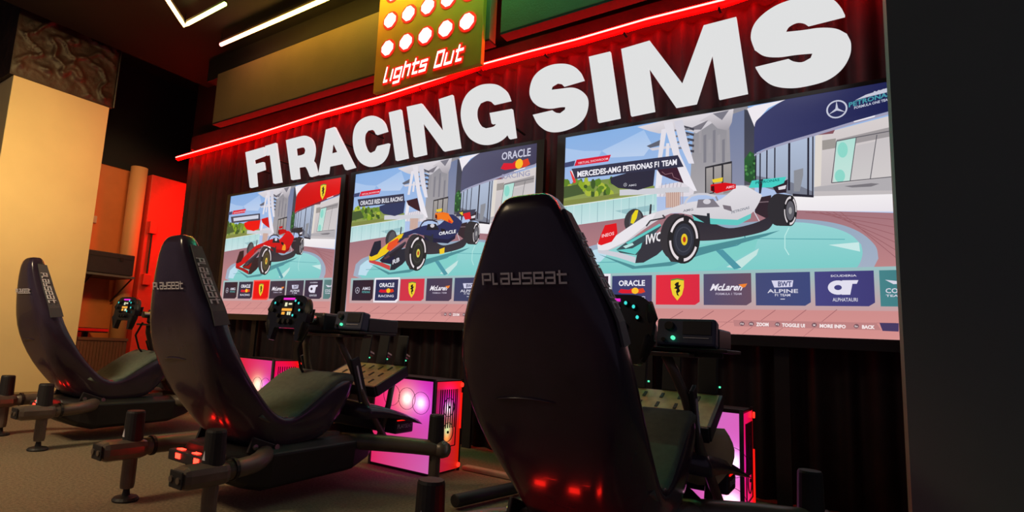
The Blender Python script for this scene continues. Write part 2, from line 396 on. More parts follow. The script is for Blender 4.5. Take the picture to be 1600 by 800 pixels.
# ------------------------------------------------------------------ screen pictures (what the displays show)
def gc(s, o): return lambda *L: [(o[0]+x/s, o[1]+y/s) for x, y in L]
c1 = gc(4.704, (900, 250)); c2 = gc(4.704, (1080, 250)); c3 = gc(4.704, (870, 170)); c4 = gc(5.16, (1090, 420)); c5 = gc(2.759, (860, 130)); c7 = gc(4.704, (1170, 130))
def uv(p):
    x, z = wall(p, 3.0); return ((x+1.345)/1.53, (z-.765+.012*(x+.6))/1.113)
class Paint:
    def __init__(s, W_, H_): s.v = []; s.f = []; s.c = []; s.W = W_; s.H = H_; s.k = 0
    def raw(s, uvs, faces, cols):
        s.k += 1; y = -4e-5*s.k; n = len(s.v)
        for (u, v_), c in zip(uvs, cols):
            s.v.append((min(1, max(0, u))*s.W, y, min(1, max(0, v_))*s.H)); s.c.append(c)
        s.f += [tuple(i+n for i in f) for f in faces]
    def poly(s, pts, col, col2=None, mode='v', isuv=False):
        U = pts if isuv else [uv(p) for p in pts]
        v, f = tri2d([[(a, b) for a, b in U]])
        if not f: return
        c = lin(col)
        if col2 is None: cs = [c]*len(v)
        else:
            k = 1 if mode == 'v' else 0; lo = min(a[k] for a in v); hi = max(a[k] for a in v); d2 = lin(col2)
            cs = [tuple(c[i]*((a[k]-lo)/(hi-lo))+d2[i]*(1-(a[k]-lo)/(hi-lo)) for i in range(3)) for a in v]
            if k == 0: cs = [tuple(c[i]*(1-(a[0]-lo)/(hi-lo))+d2[i]*((a[0]-lo)/(hi-lo)) for i in range(3)) for a in v]
        s.raw([(a[0], a[1]) for a in v], f, cs)
    def rect(s, u0, v0, u1, v1, col, col2=None, mode='v'):
        a, b = lin(col), lin(col2 or col)
        cs = [b, b, a, a] if mode == 'v' else [a, b, b, a]
        s.raw([(u0, v0), (u1, v0), (u1, v1), (u0, v1)], [(0, 1, 2, 3)], cs)
    def line(s, pts, wd, col, isuv=False):
        P_ = [np.array(p) for p in pts]
        for a, b in zip(P_[:-1], P_[1:]):
            d = (b-a)/(np.linalg.norm(b-a)+1e-9); n = np.array([-d[1], d[0]])*wd/2
            s.poly([tuple(a-n), tuple(b-n), tuple(b+n), tuple(a+n)], col, isuv=isuv)
    def ell(s, c, rx, ry, col, rot=0, ring=None, col2=None, a0=0, a1=360, n=26):
        def P_(r1, r2, a): x, y = r1*math.cos(a), r2*math.sin(a); return (c[0]+x*math.cos(rot)-y*math.sin(rot), c[1]+x*math.sin(rot)+y*math.cos(rot))
        A_ = [math.radians(a0+(a1-a0)*k/n) for k in range(n+1)]
        if ring is None:
            U = [uv(c)]+[uv(P_(rx, ry, a)) for a in A_]; cc = lin(col2 or col); c_ = lin(col)
            s.raw(U, [(0, i, i+1) for i in range(1, n+1)], [cc]+[c_]*(n+1))
        else:
            U = [uv(P_(rx, ry, a)) for a in A_]+[uv(P_(rx*ring, ry*ring, a)) for a in A_]
            s.raw(U, [(i, i+1, n+2+i, n+1+i) for i in range(n)], [lin(col)]*len(U))
    def text(s, st, u0, v0, u1, h, col, bold=.02, dv=0, lean=0):
        v, f = textgeo(st, bold)
        s.raw([(u0+(u1-u0)*a+lean*b*h, v0+dv*a+h*b) for a, b, _ in v], f, [lin(col)]*len(v))
    def textpx(s, st, p0, p1, hpx, col, bold=.02):
        v, f = textgeo(st, bold)
        s.raw([uv((p0[0]+(p1[0]-p0[0])*a-.0*b, p0[1]+(p1[1]-p0[1])*a-hpx*b)) for a, b, _ in v], f, [lin(col)]*len(v))
    def build(s, parent, name='picture'):
        me = bpy.data.meshes.new(name); me.from_pydata(s.v, [], s.f); me.materials.append(SCREEN)
        at = me.color_attributes.new('Col', 'FLOAT_COLOR', 'POINT')
        at.data.foreach_set('color', np.array([(*c, 1) for c in s.c], dtype=np.float32).ravel())
        o = bpy.data.objects.new(name, me); C.objects.link(o); o.parent = parent; return o
SCREEN = vcol_emit('display_picture', 1.0, .5)
RING = (216, 198, 60)
def shield(P, u, v, w_, h_, yel=(235, 205, 50)):
    pts = [(-.5, .5), (0, .56), (.5, .5), (.5, .1), (.36, -.28), (0, -.58), (-.36, -.28), (-.5, .1)]
    P.poly([(u+a*w_, v+b*h_) for a, b in pts], yel, isuv=True)
    P.poly([(u+a*w_, v+b*h_) for a, b in [(-.5, .5), (0, .56), (.5, .5), (.5, .44), (0, .5), (-.5, .44)]], (60, 140, 60), isuv=True)
    P.poly([(u+a*w_, v+b*h_) for a, b in [(-.08, .34), (.12, .38), (.1, .2), (.28, .22), (.14, .06), (.22, -.1), (.04, -.2), (.14, -.36), (-.02, -.3), (-.1, -.12), (-.02, .0), (-.26, .04), (-.1, .14), (-.22, .24)]], (25, 22, 20), isuv=True)
def bulls(P, u, v, w_, h_):
    P.poly([(u-w_*.5, v-h_*.2), (u-w_*.4, v+h_*.3), (u-.1*w_, v+h_*.15), (u, v+h_*.35), (u, v-h_*.4), (u-w_*.35, v-h_*.4)], (215, 20, 45), isuv=True)
    P.poly([(u+w_*.5, v-h_*.2), (u+w_*.42, v+h_*.4), (u+.12*w_, v+h_*.2), (u, v+h_*.35), (u, v-h_*.4), (u+w_*.35, v-h_*.4)], (220, 60, 30), isuv=True)
    P.poly([(u+w_*.13+w_*.13*math.cos(k*.6), v+h_*.5*math.sin(k*.6)) for k in range(11)], (250, 190, 40), isuv=True)
def star_ring(P, u, v, ru, rv, col):
    n = 28
    for k in range(n):
        a, b = 2*math.pi*k/n, 2*math.pi*(k+1)/n
        P.raw([(u+ru*math.cos(a), v+rv*math.sin(a)), (u+ru*math.cos(b), v+rv*math.sin(b)), (u+.84*ru*math.cos(b), v+.84*rv*math.sin(b)), (u+.84*ru*math.cos(a), v+.84*rv*math.sin(a))], [(0, 1, 2, 3)], [lin(col)]*4)
        P.k -= 1
    P.k += 1
    for a in (90, 210, 330):
        a = math.radians(a); n_ = (-math.sin(a), math.cos(a))
        P.poly([(u+n_[0]*ru*.14, v+n_[1]*rv*.14), (u+ru*.92*math.cos(a), v+rv*.92*math.sin(a)), (u-n_[0]*ru*.14, v-n_[1]*rv*.14)], col, isuv=True)
def picture(team, parent, W_, H_):
    P = Paint(W_, H_)
    T = {'m': dict(aw=(22, 28, 78), aw2=(60, 62, 104), flag=(46, 44, 62), flag2=(62, 32, 48), body=(226, 222, 228), nose=(232, 228, 234), acc=(98, 200, 195), box=(214, 14, 24), wing=(70, 205, 195), plate=(222, 12, 26), low=(52, 50, 60), hub=(232, 200, 40), wind=(205, 205, 215), rim=(48, 50, 62)),
         'r': dict(aw=(62, 58, 86), aw2=(84, 84, 112), flag=(48, 56, 92), flag2=(58, 28, 38), body=(44, 48, 92), nose=(238, 200, 30), acc=(30, 30, 60), box=(240, 110, 25), wing=(60, 60, 80), plate=(34, 36, 52), low=(40, 40, 52), hub=(215, 205, 80), wind=(200, 70, 70), rim=(46, 46, 44)),
         'f': dict(aw=(225, 6, 10), aw2=(200, 4, 10), flag=(235, 12, 12), flag2=(205, 8, 14), body=(215, 12, 22), nose=(205, 14, 22), acc=(150, 6, 14), box=(190, 8, 16), wing=(48, 46, 50), plate=(50, 26, 32), low=(46, 30, 36), hub=(220, 200, 80), wind=(160, 20, 26), rim=(70, 62, 44))}[team]
    P.rect(0, 0, 1, 1, (132, 174, 226), (218, 218, 236))
    P.poly(c3((330, 300), (480, 230), (640, 150), (700, 260), (640, 340), (400, 350)), (160, 192, 234), (186, 206, 236))
    P.poly(c3((60, 280), (200, 300), (330, 300), (300, 360), (60, 400)), (168, 196, 234))
    # concrete block and canopies
    P.poly(c5((612, 250), (625, 170), (700, 120), (850, 90), (890, 190), (880, 480), (600, 480)), (140, 138, 146), (168, 164, 168))
    for k in range(7):
        P.poly(c5((640+k*20, 205+(k % 3)*20), (652+k*20, 200+(k % 3)*20), (652+k*20, 300+(k % 2)*40), (640+k*20, 302+(k % 2)*40)), (128, 126, 136) if k % 2 else (158, 154, 160))
    P.poly(c5((770, 140), (842, 115), (842, 450), (780, 460)), (112, 124, 158), (138, 142, 166))
    P.poly(c5((836, 115), (890, 130), (884, 440), (836, 440)), (58, 60, 76), (80, 80, 90))
    P.poly(c5((375, 186), (480, 160), (650, 130), (760, 118), (790, 130), (700, 170), (630, 215), (560, 195), (470, 215), (430, 205)), (222, 216, 222), (196, 192, 200))
    P.poly(c5((640, 165), (700, 130), (790, 112), (782, 170), (765, 205), (720, 195), (690, 165)), (212, 206, 212), (160, 155, 162))
    P.poly(c5((700, 132), (770, 118), (740, 160)), (120, 118, 130)); P.poly(c5((590, 200), (680, 160), (650, 200)), (120, 116, 126))
    P.poly(c5((848, 112), (880, 100), (1012, 73), (940, 110), (890, 165), (880, 190)), (238, 232, 238))
    for k in range(5):
        P.poly(c3((930+k*4, 120+k*44), (1010, 142+k*40), (1008, 160+k*40), (935+k*4, 136+k*44)), (70, 68, 80))
    for k in range(4): P.poly(c5((520, 200+26*k), (600, 192+26*k), (600, 200+26*k), (520, 208+26*k)), (120, 118, 128))
    P.poly(c5((415, 268), (490, 235), (490, 262), (430, 276)), (95, 98, 112)); P.poly(c5((425, 278), (560, 262), (560, 272), (440, 288)), (210, 206, 216))
    P.poly(c3((770, 150), (810, 140), (770, 380), (740, 380)), (226, 222, 230)); P.poly(c3((805, 250), (828, 250), (825, 350), (800, 350)), (226, 222, 230))
    P.poly(c3((720, 640), (735, 450), (780, 440), (760, 640)), (232, 228, 236))
    P.poly(c3((785, 100), (850, 92), (905, 330), (1030, 600), (950, 600), (870, 380)), (222, 218, 226), (236, 232, 240))
    P.poly(c3((862, 92), (925, 80), (965, 250), (1010, 400), (970, 400), (905, 260)), (208, 206, 218), (228, 224, 234))
    P.poly(c3((740, 640), (750, 560), (920, 530), (1010, 600), (1000, 640)), (222, 216, 224))
    for k in range(6): P.line(c3((760+k*28, 640), (775+k*28, 540)), .9, (168, 160, 172))
    # door in the block
    P.poly(c5((667, 360), (783, 336), (783, 460), (667, 480)), (48, 46, 52))
    for a, b in ((672, 700), (706, 738), (746, 780)): P.poly(c5((a, 366-(a-672)*.2), (b, 361-(a-672)*.2), (b, 470), (a, 476)), (164, 158, 156), (140, 136, 138))
    P.poly(c5((836, 330), (860, 295), (884, 310), (886, 410), (860, 430), (838, 420)), (48, 96, 52), (40, 78, 48))
    for k in range(14): P.ell(c5((842+random.random()*40, 300+random.random()*120))[0], 2, 2.4, random.choice([(70, 130, 70), (36, 70, 40), (90, 150, 80)]), n=7)
    # right hand hall
    P.poly(c5((1040, 250), (1200, 215), (1500, 140), (1500, 500), (1040, 500)), (214, 206, 206), (190, 184, 186))
    P.poly(c7((540, 430), (640, 415), (640, 485), (540, 500)), (156, 150, 146)); P.poly(c7((480, 400), (540, 385), (530, 760), (480, 770)), (222, 214, 206))
    P.poly(c7((520, 370), (640, 340), (620, 380), (510, 390)), (130, 80, 90))
    P.poly(c7((645, 425), (1070, 330), (1070, 400), (645, 480)), (158, 152, 154))
    P.poly(c7((620, 735), (645, 440), (788, 412), (748, 725)), (176, 222, 212), (196, 226, 218)); P.ell(c7((690, 500))[0], 8, 12, (140, 214, 200)); P.ell(c7((670, 690))[0], 8, 10, (140, 214, 200))
    P.poly(c7((752, 722), (792, 470), (932, 440), (893, 712)), (196, 190, 192), (204, 200, 200)); P.poly(c7((900, 710), (942, 430), (1070, 400), (1070, 690), (1030, 700)), (200, 194, 196), (208, 202, 202))
    for a, b in (((608, 740), (645, 435)), ((745, 728), (790, 410)), ((893, 714), (942, 392)), ((608, 740), (1050, 700)), ((645, 435), (1070, 360))): P.line(c7(a, b), 1.3, (86, 84, 92))
    P.poly(c7((480, 770), (1070, 700), (1070, 800), (480, 800)), (176, 172, 176)); P.poly(c7((700, 765), (900, 745), (960, 750), (900, 770), (760, 775)), (120, 116, 122))
    P.poly(c5((1040, 492), (1500, 484), (1500, 560), (1040, 552)), (244, 240, 242), (232, 226, 232))
    # shop front glass
    P.poly(c5((882, 302), (1142, 228), (1136, 492), (1040, 484), (886, 440)), (176, 190, 214), (150, 160, 180))
    P.poly(c5((886, 400), (1040, 430), (1130, 470), (1130, 490), (1040, 484), (886, 440)), (120, 124, 140))
    for a in (886, 905, 934, 968, 1030, 1112, 1132):
        wd_ = {1030: 3.4, 1112: 3.0, 1132: 2.0}.get(a, 2.0); P.line(c5((a, 302-(a-882)*.28), (a-1, 430+(a-886)*.24)), wd_, (38, 36, 50))
    P.poly(c5((1045, 478), (1135, 486), (1135, 496), (1045, 490)), (40, 38, 50)); P.poly(c5((1050, 380), (1090, 370), (1090, 400), (1075, 470), (1050, 470)), (140, 142, 150))
    # awning
    aw = smooth_loop(c7((40, 522), (45, 310), (90, 250), (180, 180), (280, 125), (400, 92), (620, 50), (1200, -60), (1200, 188), (1060, 215), (780, 290), (500, 372), (300, 428), (130, 482)))
    P.poly(aw, T['aw2'], T['aw'], 'h')
    P.poly(c7((40, 528), (130, 482), (300, 428), (500, 372), (780, 290), (1060, 215), (1200, 185), (1200, 205), (1060, 238), (780, 310), (500, 392), (300, 446), (130, 498), (40, 540)), (160, 158, 184) if team != 'f' else (120, 40, 50))
    P.poly(c7((770, 292), (930, 250), (925, 262), (775, 300)), (236, 232, 238))
    a0 = uv(c7((647, 203))[0])
    if team == 'm':
        star_ring(P, a0[0], a0[1], .026, .0385, (196, 198, 216))
        P.textpx('PETRONAS', *c7((735, 190), (1042, 108)), 7.2, (70, 150, 165), .03); P.textpx('FORMULA ONE TEAM', *c7((775, 204), (1042, 140)), 4, (190, 195, 215), .03)
        P.poly(c7((780, 140), (860, 100), (1040, 45), (1040, 78), (900, 110)), (196, 198, 214)); P.textpx('AMG', *c7((900, 108), (1042, 74)), 6, (196, 198, 214), .05)
    elif team == 'r':
        u0, v0 = .905, .905
        P.text('ORACLE', u0-.065, v0+.03, u0+.068, .045, (200, 200, 220), .02); bulls(P, u0, v0-.008, .135, .06); P.text('RACING', u0-.06, v0-.085, u0+.068, .03, (150, 150, 180), .01)
    else: shield(P, .865, .915, .045, .105)
    # far ground
    P.poly(c5((58, 430), (300, 402), (450, 440), (450, 485), (58, 528)), (120, 140, 70), (150, 160, 90))
    for k in range(46):
        x = random.uniform(64, 265); P.ell(c5((x, random.uniform(415, 480)))[0], random.uniform(2.5, 6), random.uniform(3, 8), random.choice([(92, 128, 40), (140, 168, 40), (60, 86, 40), (168, 184, 60), (110, 140, 50)]), n=9)
    P.poly(c5((60, 440), (120, 430), (150, 470), (60, 490)), (70, 90, 50)); P.poly(c5((58, 500), (300, 470), (300, 485), (58, 526)), (128, 136, 70))
    P.poly(c5((58, 526), (460, 474), (460, 570), (55, 612)), (172, 214, 214), (200, 226, 228))
    P.poly(c5((280, 545), (450, 520), (450, 545), (330, 560)), (150, 190, 196))
    for k in range(12): P.line(c5((70+k*34, 522-k*4.4), (68+k*34, 608-k*4.2)), .8, (206, 228, 230) if k % 2 else (140, 176, 184))
    P.line(c5((60, 524), (460, 472)), 1.2, (230, 238, 240))
    P.poly(c5((300, 455), (600, 445), (600, 470), (300, 480)), (206, 206, 214)); P.poly(c5((500, 470), (560, 468), (560, 530), (500, 535)), (208, 178, 166))
    for k in range(9): P.line(c5((500+k*9, 468), (500+k*9, 535)), .8, (170, 130, 120))
    # dark drop shapes (signs hanging beyond)
    P.poly(c3((395, 500), (560, 455), (725, 440), (712, 560), (600, 592), (455, 575), (400, 540)), T['flag'])
    P.poly(c3((738, 440), (880, 410), (935, 545), (860, 522), (765, 482)), T['flag2'])
    if team == 'm':
        star_ring(P, *uv(c3((506, 552))[0]), .006, .009, (200, 200, 210)); P.textpx('AMG', *c3((530, 565), (588, 560)), 3, (190, 190, 200))
        P.line(c3((775, 460), (800, 480), (850, 470), (860, 500), (905, 520)), .8, (150, 110, 120))
    # banners
    P.poly(c3((62, 388), (140, 372), (128, 412), (62, 422)), (62, 70, 110))
    P.poly(c3((132, 412), (150, 366), (402, 332), (382, 380)), (216, 24, 52)); P.textpx('VIRTUAL SHOWROOM', *c3((160, 400), (380, 368)), 3.4, (240, 200, 210), .01)
    if team == 'm':
        P.poly(c3((112, 432), (892, 340), (935, 425), (140, 506)), (52, 52, 74)); P.textpx('MERCEDES-AMG PETRONAS F1 TEAM', *c3((155, 492), (885, 408)), 8.6, (238, 236, 244), .035)
        P.poly(c3((100, 448), (118, 446), (146, 530), (128, 540)), (230, 60, 60)); P.poly(c3((108, 446), (118, 446), (135, 500)), (240, 236, 240))
    else:
        P.poly(c3((112, 440), (700, 372), (716, 455), (140, 512)), (52, 52, 74) if team == 'r' else (66, 66, 84))
        P.textpx('ORACLE RED BULL RACING', *c3((150, 496), (690, 440)), 9, (226, 226, 236), .03) if team == 'r' else P.poly(c3((165, 452), (670, 392), (676, 436), (175, 490)), (206, 210, 226))
    # deck
    P.poly(c5((50, 612), (460, 560), (1040, 550), (1800, 552), (1800, 1240), (50, 1120)), (156, 112, 122), (214, 146, 142))
    for k in range(6): P.line(c5((1100+k*30, 560), (1500, 596+k*34)), 1.0, (150, 96, 102))
    # turntable
    outer = smooth_loop(c5((95, 800), (108, 735), (160, 700), (300, 668), (600, 622), (900, 596), (1060, 588), (1220, 606), (1330, 645), (1400, 705), (1414, 760), (1385, 815), (1300, 850), (300, 850)))
    P.poly(outer, (148, 168, 190), (166, 176, 196))
    inner = smooth_loop(c5((130, 795), (142, 742), (190, 712), (320, 684), (620, 640), (900, 614), (1060, 602), (1200, 622), (1290, 655), (1340, 700), (1345, 745), (1320, 800), (1250, 850), (250, 850)))
    P.poly(inner, (150, 212, 212), (116, 200, 196), 'v')
    P.poly(c5((130, 795), (142, 742), (190, 712), (260, 700), (240, 740), (200, 780), (190, 800)), (188, 220, 236))
    P.poly(c5((600, 700), (900, 660), (880, 720), (700, 800), (560, 800)), (128, 206, 200)); P.poly(c5((760, 790), (900, 712), (890, 740), (820, 800)), (196, 228, 224)); P.poly(c5((1200, 700), (1330, 690), (1335, 730)), (200, 232, 230))
    P.line(c2((380, 575), (700, 582), (1129, 590)), 1.1, (84, 164, 172)); P.poly(c2((180, 660), (235, 655), (372, 790), (318, 800)), (78, 150, 165))
    P.line(c2((60, 660), (200, 655), (340, 625), (400, 590), (395, 555)), 1.6, (70, 140, 156)); P.line(c1((130, 740), (330, 738)), 1, (84, 160, 172)); P.line(c2((720, 500), (690, 560), (690, 650), (720, 700)), 1.4, (190, 235, 230))
    # --- the car
    P.poly(c1((170, 680), (440, 770), (700, 740), (900, 640), (1300, 560), (1500, 520), (1400, 560), (900, 700), (700, 770), (420, 790)), (76, 140, 148))
    P.ell(c1((430, 440))[0], 15, 19, (58, 56, 62), .25); P.ell(c1((440, 435))[0], 9, 15, (84, 84, 90), .25)
    if team == 'm': P.poly(c1((405, 455), (415, 400), (440, 362), (462, 362), (450, 420), (425, 462)), (232, 212, 30))
    P.poly(c1((540, 400), (548, 320), (560, 320), (556, 402)), (50, 48, 56))
    P.poly(c2((470, 285), (590, 262), (580, 445), (470, 390)), (52, 38, 46)); P.line(c2((480, 315), (570, 310)), 1.4, (130, 110, 118)); P.line(c2((455, 365), (510, 465)), 1.6, (206, 200, 210))
    P.poly(c2((600, 205), (712, 148), (700, 245), (630, 252)), (48, 36, 46)); P.poly(c2((425, 208), (448, 156), (700, 130), (682, 176), (598, 206)), T['wing'])
    P.poly(c2((640, 205), (700, 190), (694, 218), (645, 226)), (222, 218, 226)); P.poly(c2((500, 150), (530, 145), (515, 250), (500, 250)), (40, 40, 52))
    if team == 'm': P.textpx('PETRONAS', *c2((475, 182), (650, 160)), 4, (20, 110, 110))
    if team == 'r': P.poly(c2((520, 180), (620, 160), (640, 230), (560, 240)), (215, 30, 40)); P.poly(c2((470, 170), (520, 160), (520, 200)), (225, 205, 60))
    P.poly(smooth_loop(c1((860, 430), (1000, 460), (1129, 500), (1300, 470), (1420, 420), (1470, 440), (1400, 520), (1150, 575), (900, 590), (840, 560))), (46, 42, 52), (58, 52, 60))
    P.poly(smooth_loop(c1((160, 600), (300, 545), (400, 478), (540, 395), (700, 350), (800, 318), (900, 300), (1040, 300), (1150, 225), (1180, 190), (1250, 195), (1370, 262), (1340, 330), (1290, 395), (1190, 440), (1010, 430), (860, 405), (720, 385), (600, 440), (480, 520), (370, 598), (240, 655), (168, 660))), T['body'], tuple(int(x*.86) for x in T['body']))
    P.poly(c1((160, 600), (300, 545), (400, 478), (540, 395), (590, 385), (560, 440), (370, 590), (240, 650), (168, 655)), T['nose'])
    if team == 'r': P.poly(c1((400, 480), (520, 430), (540, 480), (430, 560), (380, 540)), (232, 80, 40)); P.poly(c1((1080, 540), (1150, 520), (1150, 580), (1090, 590)), (240, 200, 40))
    if team == 'f': P.ell(c1((1160, 420))[0], 9, 13, (238, 150, 40)); P.poly(c1((700, 380), (860, 400), (860, 420), (720, 400)), (240, 230, 230))
    P.poly(c1((860, 405), (1010, 430), (1190, 440), (1290, 395), (1285, 430), (1190, 480), (1000, 470), (870, 440)), T['acc'])
    P.poly(c1((1080, 330), (1140, 340), (1150, 380), (1090, 360)), (120, 110, 120) if team == 'm' else (30, 24, 30))
    P.poly(c2((145, 182), (250, 168), (330, 180), (330, 212), (190, 246), (145, 225)), T['box']); P.poly(c2((148, 195), (172, 190), (175, 235), (150, 228)), (70, 10, 16))
    P.poly(c2((155, 145), (235, 130), (232, 160), (165, 168)), (235, 205, 50) if team != 'f' else (200, 12, 20)); P.textpx('AMG' if team == 'm' else 'ORACLE' if team == 'r' else '', *c2((258, 214), (320, 205)), 4, (240, 190, 200)) if team == 'm' else None
    if team == 'r':
        P.poly(c2((150, 175), (330, 190), (400, 260), (380, 280), (190, 225)), (240, 120, 30)); P.poly(c2((330, 235), (390, 275), (330, 270)), (215, 40, 30))
        P.textpx('ORACLE', *c1((1060, 400), (1290, 372)), 7, (235, 235, 240), .03)
    if team == 'm': P.textpx('PETRONAS', *c2((300, 395), (430, 360)), 4, (120, 124, 136)); P.textpx('AMG', *c1((790, 380), (865, 368)), 3.6, (120, 120, 130))
    P.poly(c1((900, 290), (1010, 285), (1060, 345), (890, 350)), (128, 122, 132) if team == 'm' else (36, 34, 44)); P.ell(c1((965, 305))[0], 6, 4, (210, 206, 214))
    P.line(c1((800, 325), (818, 290), (850, 262), (900, 250), (960, 250), (1030, 268)), 3.2, (206, 204, 212) if team == 'm' else (52, 44, 58)); P.line(c1((1030, 268), (1045, 300)), 2.6, (150, 146, 156))
    P.poly(c1((845, 395), (965, 410), (965, 390), (985, 390), (990, 470), (965, 470)), (44, 46, 54))
    P.line(c1((640, 400), (660, 420), (550, 440), (520, 480)), 2.4, (60, 58, 64))
    # wing and plates
    P.poly(c1((165, 606), (190, 535), (218, 470), (302, 455), (310, 530), (268, 590), (190, 616)), T['plate']); P.textpx('INEOS' if team == 'm' else '', *c1((195, 560), (285, 540)), 5, (245, 200, 205)) if team == 'm' else None
    P.poly(c1((300, 650), (380, 590), (620, 462), (632, 482), (520, 600), (450, 690), (330, 672)), (58, 78, 86) if team == 'm' else (40, 36, 46))
    P.poly(c1((370, 600), (620, 462), (630, 476), (480, 560), (390, 612)), T['acc'] if team == 'm' else (60, 56, 70)); P.poly(c1((300, 652), (420, 640), (490, 600), (480, 640), (440, 685)), T['acc']); P.poly(c1((350, 625), (420, 600), (430, 615), (370, 640)), (180, 225, 222) if team == 'm' else (90, 60, 70))
    P.poly(c1((160, 650), (240, 655), (330, 672), (442, 705), (440, 748), (300, 702), (172, 672)), T['wind'])
    P.poly(c1((440, 748), (452, 690), (500, 600), (545, 548), (630, 530), (655, 640), (600, 690), (500, 745)), T['low'])
    if team == 'm': P.textpx('IWC', *c1((518, 610), (632, 585)), 14, (235, 232, 236), .03)
    if team == 'r': P.textpx('RB', *c1((470, 690), (560, 660)), 9, (215, 215, 225), .03)
    # front wheel
    cF = c1((795, 580))[0]; P.ell(c1((735, 560))[0], 24, 36, (54, 50, 56), .05); P.poly(c1((640, 480), (700, 400), (800, 395), (800, 750), (700, 740), (650, 660)), (54, 50, 56)); P.ell(cF, 25.5, 37.5, (36, 34, 38), .04)
    for a in (20, 110, 200, 290): P.ell(cF, 22.5, 34, (228, 218, 222), .04, ring=.86, a0=a, a1=a+66, n=12)
    P.ell(cF, 16, 25, T['rim'], .04); P.ell(cF, 13, 20, tuple(min(255, x+18) for x in T['rim']), .04, ring=.9); P.ell(c1((800, 580))[0], 5, 9, T['hub']); P.ell(c1((800, 580))[0], 2.4, 4.5, (190, 50, 30))
    # rear wheel
    P.ell(c2((640, 370))[0], 16.5, 25, (48, 45, 50)); P.poly(c2((640, 252), (735, 265), (735, 490), (650, 488)), (48, 45, 50)); cR = c2((730, 378))[0]; P.ell(cR, 10.5, 24, (34, 32, 36))
    for a in (30, 120, 210, 300): P.ell(cR, 9.6, 22, (222, 214, 218), 0, ring=.84, a0=a, a1=a+66, n=10)
    P.ell(cR, 6.5, 15, (96, 94, 102)); P.ell(cR, 2.5, 5.5, (160, 158, 160))
    # --- menu
    P.rect(0, .272, 1, .30, (140, 205, 204), (176, 182, 188)) if False else None
    P.rect(.03, .105, 1, .272, (152, 190, 192), (196, 158, 160))
    for k in range(10):
        x0 = 1090-250+k*48
        P.line([(x0+36, 484), (x0-16, 534)], 1.1, (158, 100, 104))
    P.line([(870, 497), (1400, 506)], .8, (176, 116, 116))
    sel = {'m': 0, 'r': 1, 'f': 2}[team]
    tiles = [(.045, .18), (.194, .331), (.344, .481), (.493, .629), (.641, .782), (.793, .931), (.943, 1.0)]
    cols = [((42, 30, 58), (50, 30, 50)), ((52, 60, 110), (70, 62, 104)), ((226, 40, 60), (216, 40, 64)), ((82, 76, 108), (104, 78, 96)), ((68, 74, 118), (62, 72, 122)), ((70, 68, 128), (64, 60, 118)), ((70, 130, 136), (66, 124, 130))]
    if team != 'm': cols = [((44, 34, 50), (48, 28, 42)), ((38, 44, 84), (44, 44, 80)), ((206, 50, 70), (212, 50, 70)), ((66, 56, 82), (76, 58, 80)), ((60, 64, 100), (62, 62, 96)), ((56, 44, 66), (58, 44, 66)), ((90, 130, 130), (90, 120, 120))]
    if team == 'f': cols[2] = ((236, 10, 14), (230, 8, 14)); cols[1] = ((48, 44, 66), (48, 40, 60)); cols[4] = ((64, 54, 74), (64, 52, 72)); cols[3] = ((62, 50, 66), (62, 48, 62))
    for i, (u0, u1) in enumerate(tiles):
        a, b = .122, .258; ch = .014
        if i == sel: P.poly([(u0-.008, a-.011), (u1-.006, a-.011), (u1+.008, a+.006), (u1+.008, b+.011), (u0-.008, b+.011)], (238, 232, 240) if team != 'f' else (250, 90, 80), isuv=True)
        P.poly([(u0, a), (u1-ch, a), (u1, a+ch), (u1, b), (u0, b)], *cols[i], 'h', True)
        w_ = u1-u0; m = (u0+u1)/2; wt = (214, 212, 226)
        if i == 0:
            star_ring(P, u0+w_*.25, .19, .014, .021, (190, 188, 204)); P.text('AMG', u0+w_*.48, .192, u0+w_*.86, .02, wt); P.text('PETRONAS', u0+w_*.48, .172, u0+w_*.86, .013, (90, 170, 170))
        if i == 1:
            P.text('ORACLE', m-w_*.33, .21, m+w_*.33, .026, (236, 234, 244), .03); bulls(P, m, .186, w_*.68, .03); P.text('RACING', m-w_*.34, .145, m+w_*.34, .015, wt)
        if i == 2: shield(P, m, .192, w_*.3, .088)
        if i == 3:
            P.text('McLaren', m-w_*.36, .186, m+w_*.3, .028, (236, 230, 240), .03, lean=.3); P.poly([(m+w_*.24, .21), (m+w_*.42, .214), (m+w_*.38, .2), (m+w_*.33, .196)], (236, 130, 50), isuv=True); P.text('FORMULA 1 TEAM', m-w_*.24, .166, m+w_*.3, .009, (190, 180, 200))
        if i == 4:
            P.poly([(m-w_*.2, .225), (m+w_*.2, .225), (m+w_*.18, .198), (m-w_*.15, .196)], (214, 212, 236), isuv=True); P.text('BWT', m-w_*.08, .201, m+w_*.17, .02, cols[4][0], .03); P.text('ALPINE', m-w_*.28, .174, m+w_*.28, .015, wt, .02); P.text('F1 TEAM', m-w_*.14, .16, m+w_*.14, .01, wt); P.rect(m-w_*.04, .147, m+w_*.04, .15, wt)
        if i == 5:
            P.text('SCUDERIA', m-w_*.22, .236, m+w_*.22, .008, wt)
            pu, pv = m-w_*.1, .194
            for k in range(22):
                a1_, b1_ = 2*math.pi*k/22, 2*math.pi*(k+1)/22
                P.raw([(pu+.024*math.cos(a1_), pv+.028*math.sin(a1_)), (pu+.024*math.cos(b1_), pv+.028*math.sin(b1_)), (pu+.009*math.cos(b1_), pv+.01*math.sin(b1_)), (pu+.009*math.cos(a1_), pv+.01*math.sin(a1_))], [(0, 1, 2, 3)], [lin((226, 222, 238))]*4); P.k -= 1
            P.k += 1
            P.poly([(m-.004, .222), (m+.034, .222), (m+.03, .208), (m+.02, .208), (m+.014, .166), (m-.006, .166), (m, .208)], (226, 222, 238), isuv=True); P.text('ALPHATAURI', m-w_*.2, .14, m+w_*.22, .014, wt, .01)
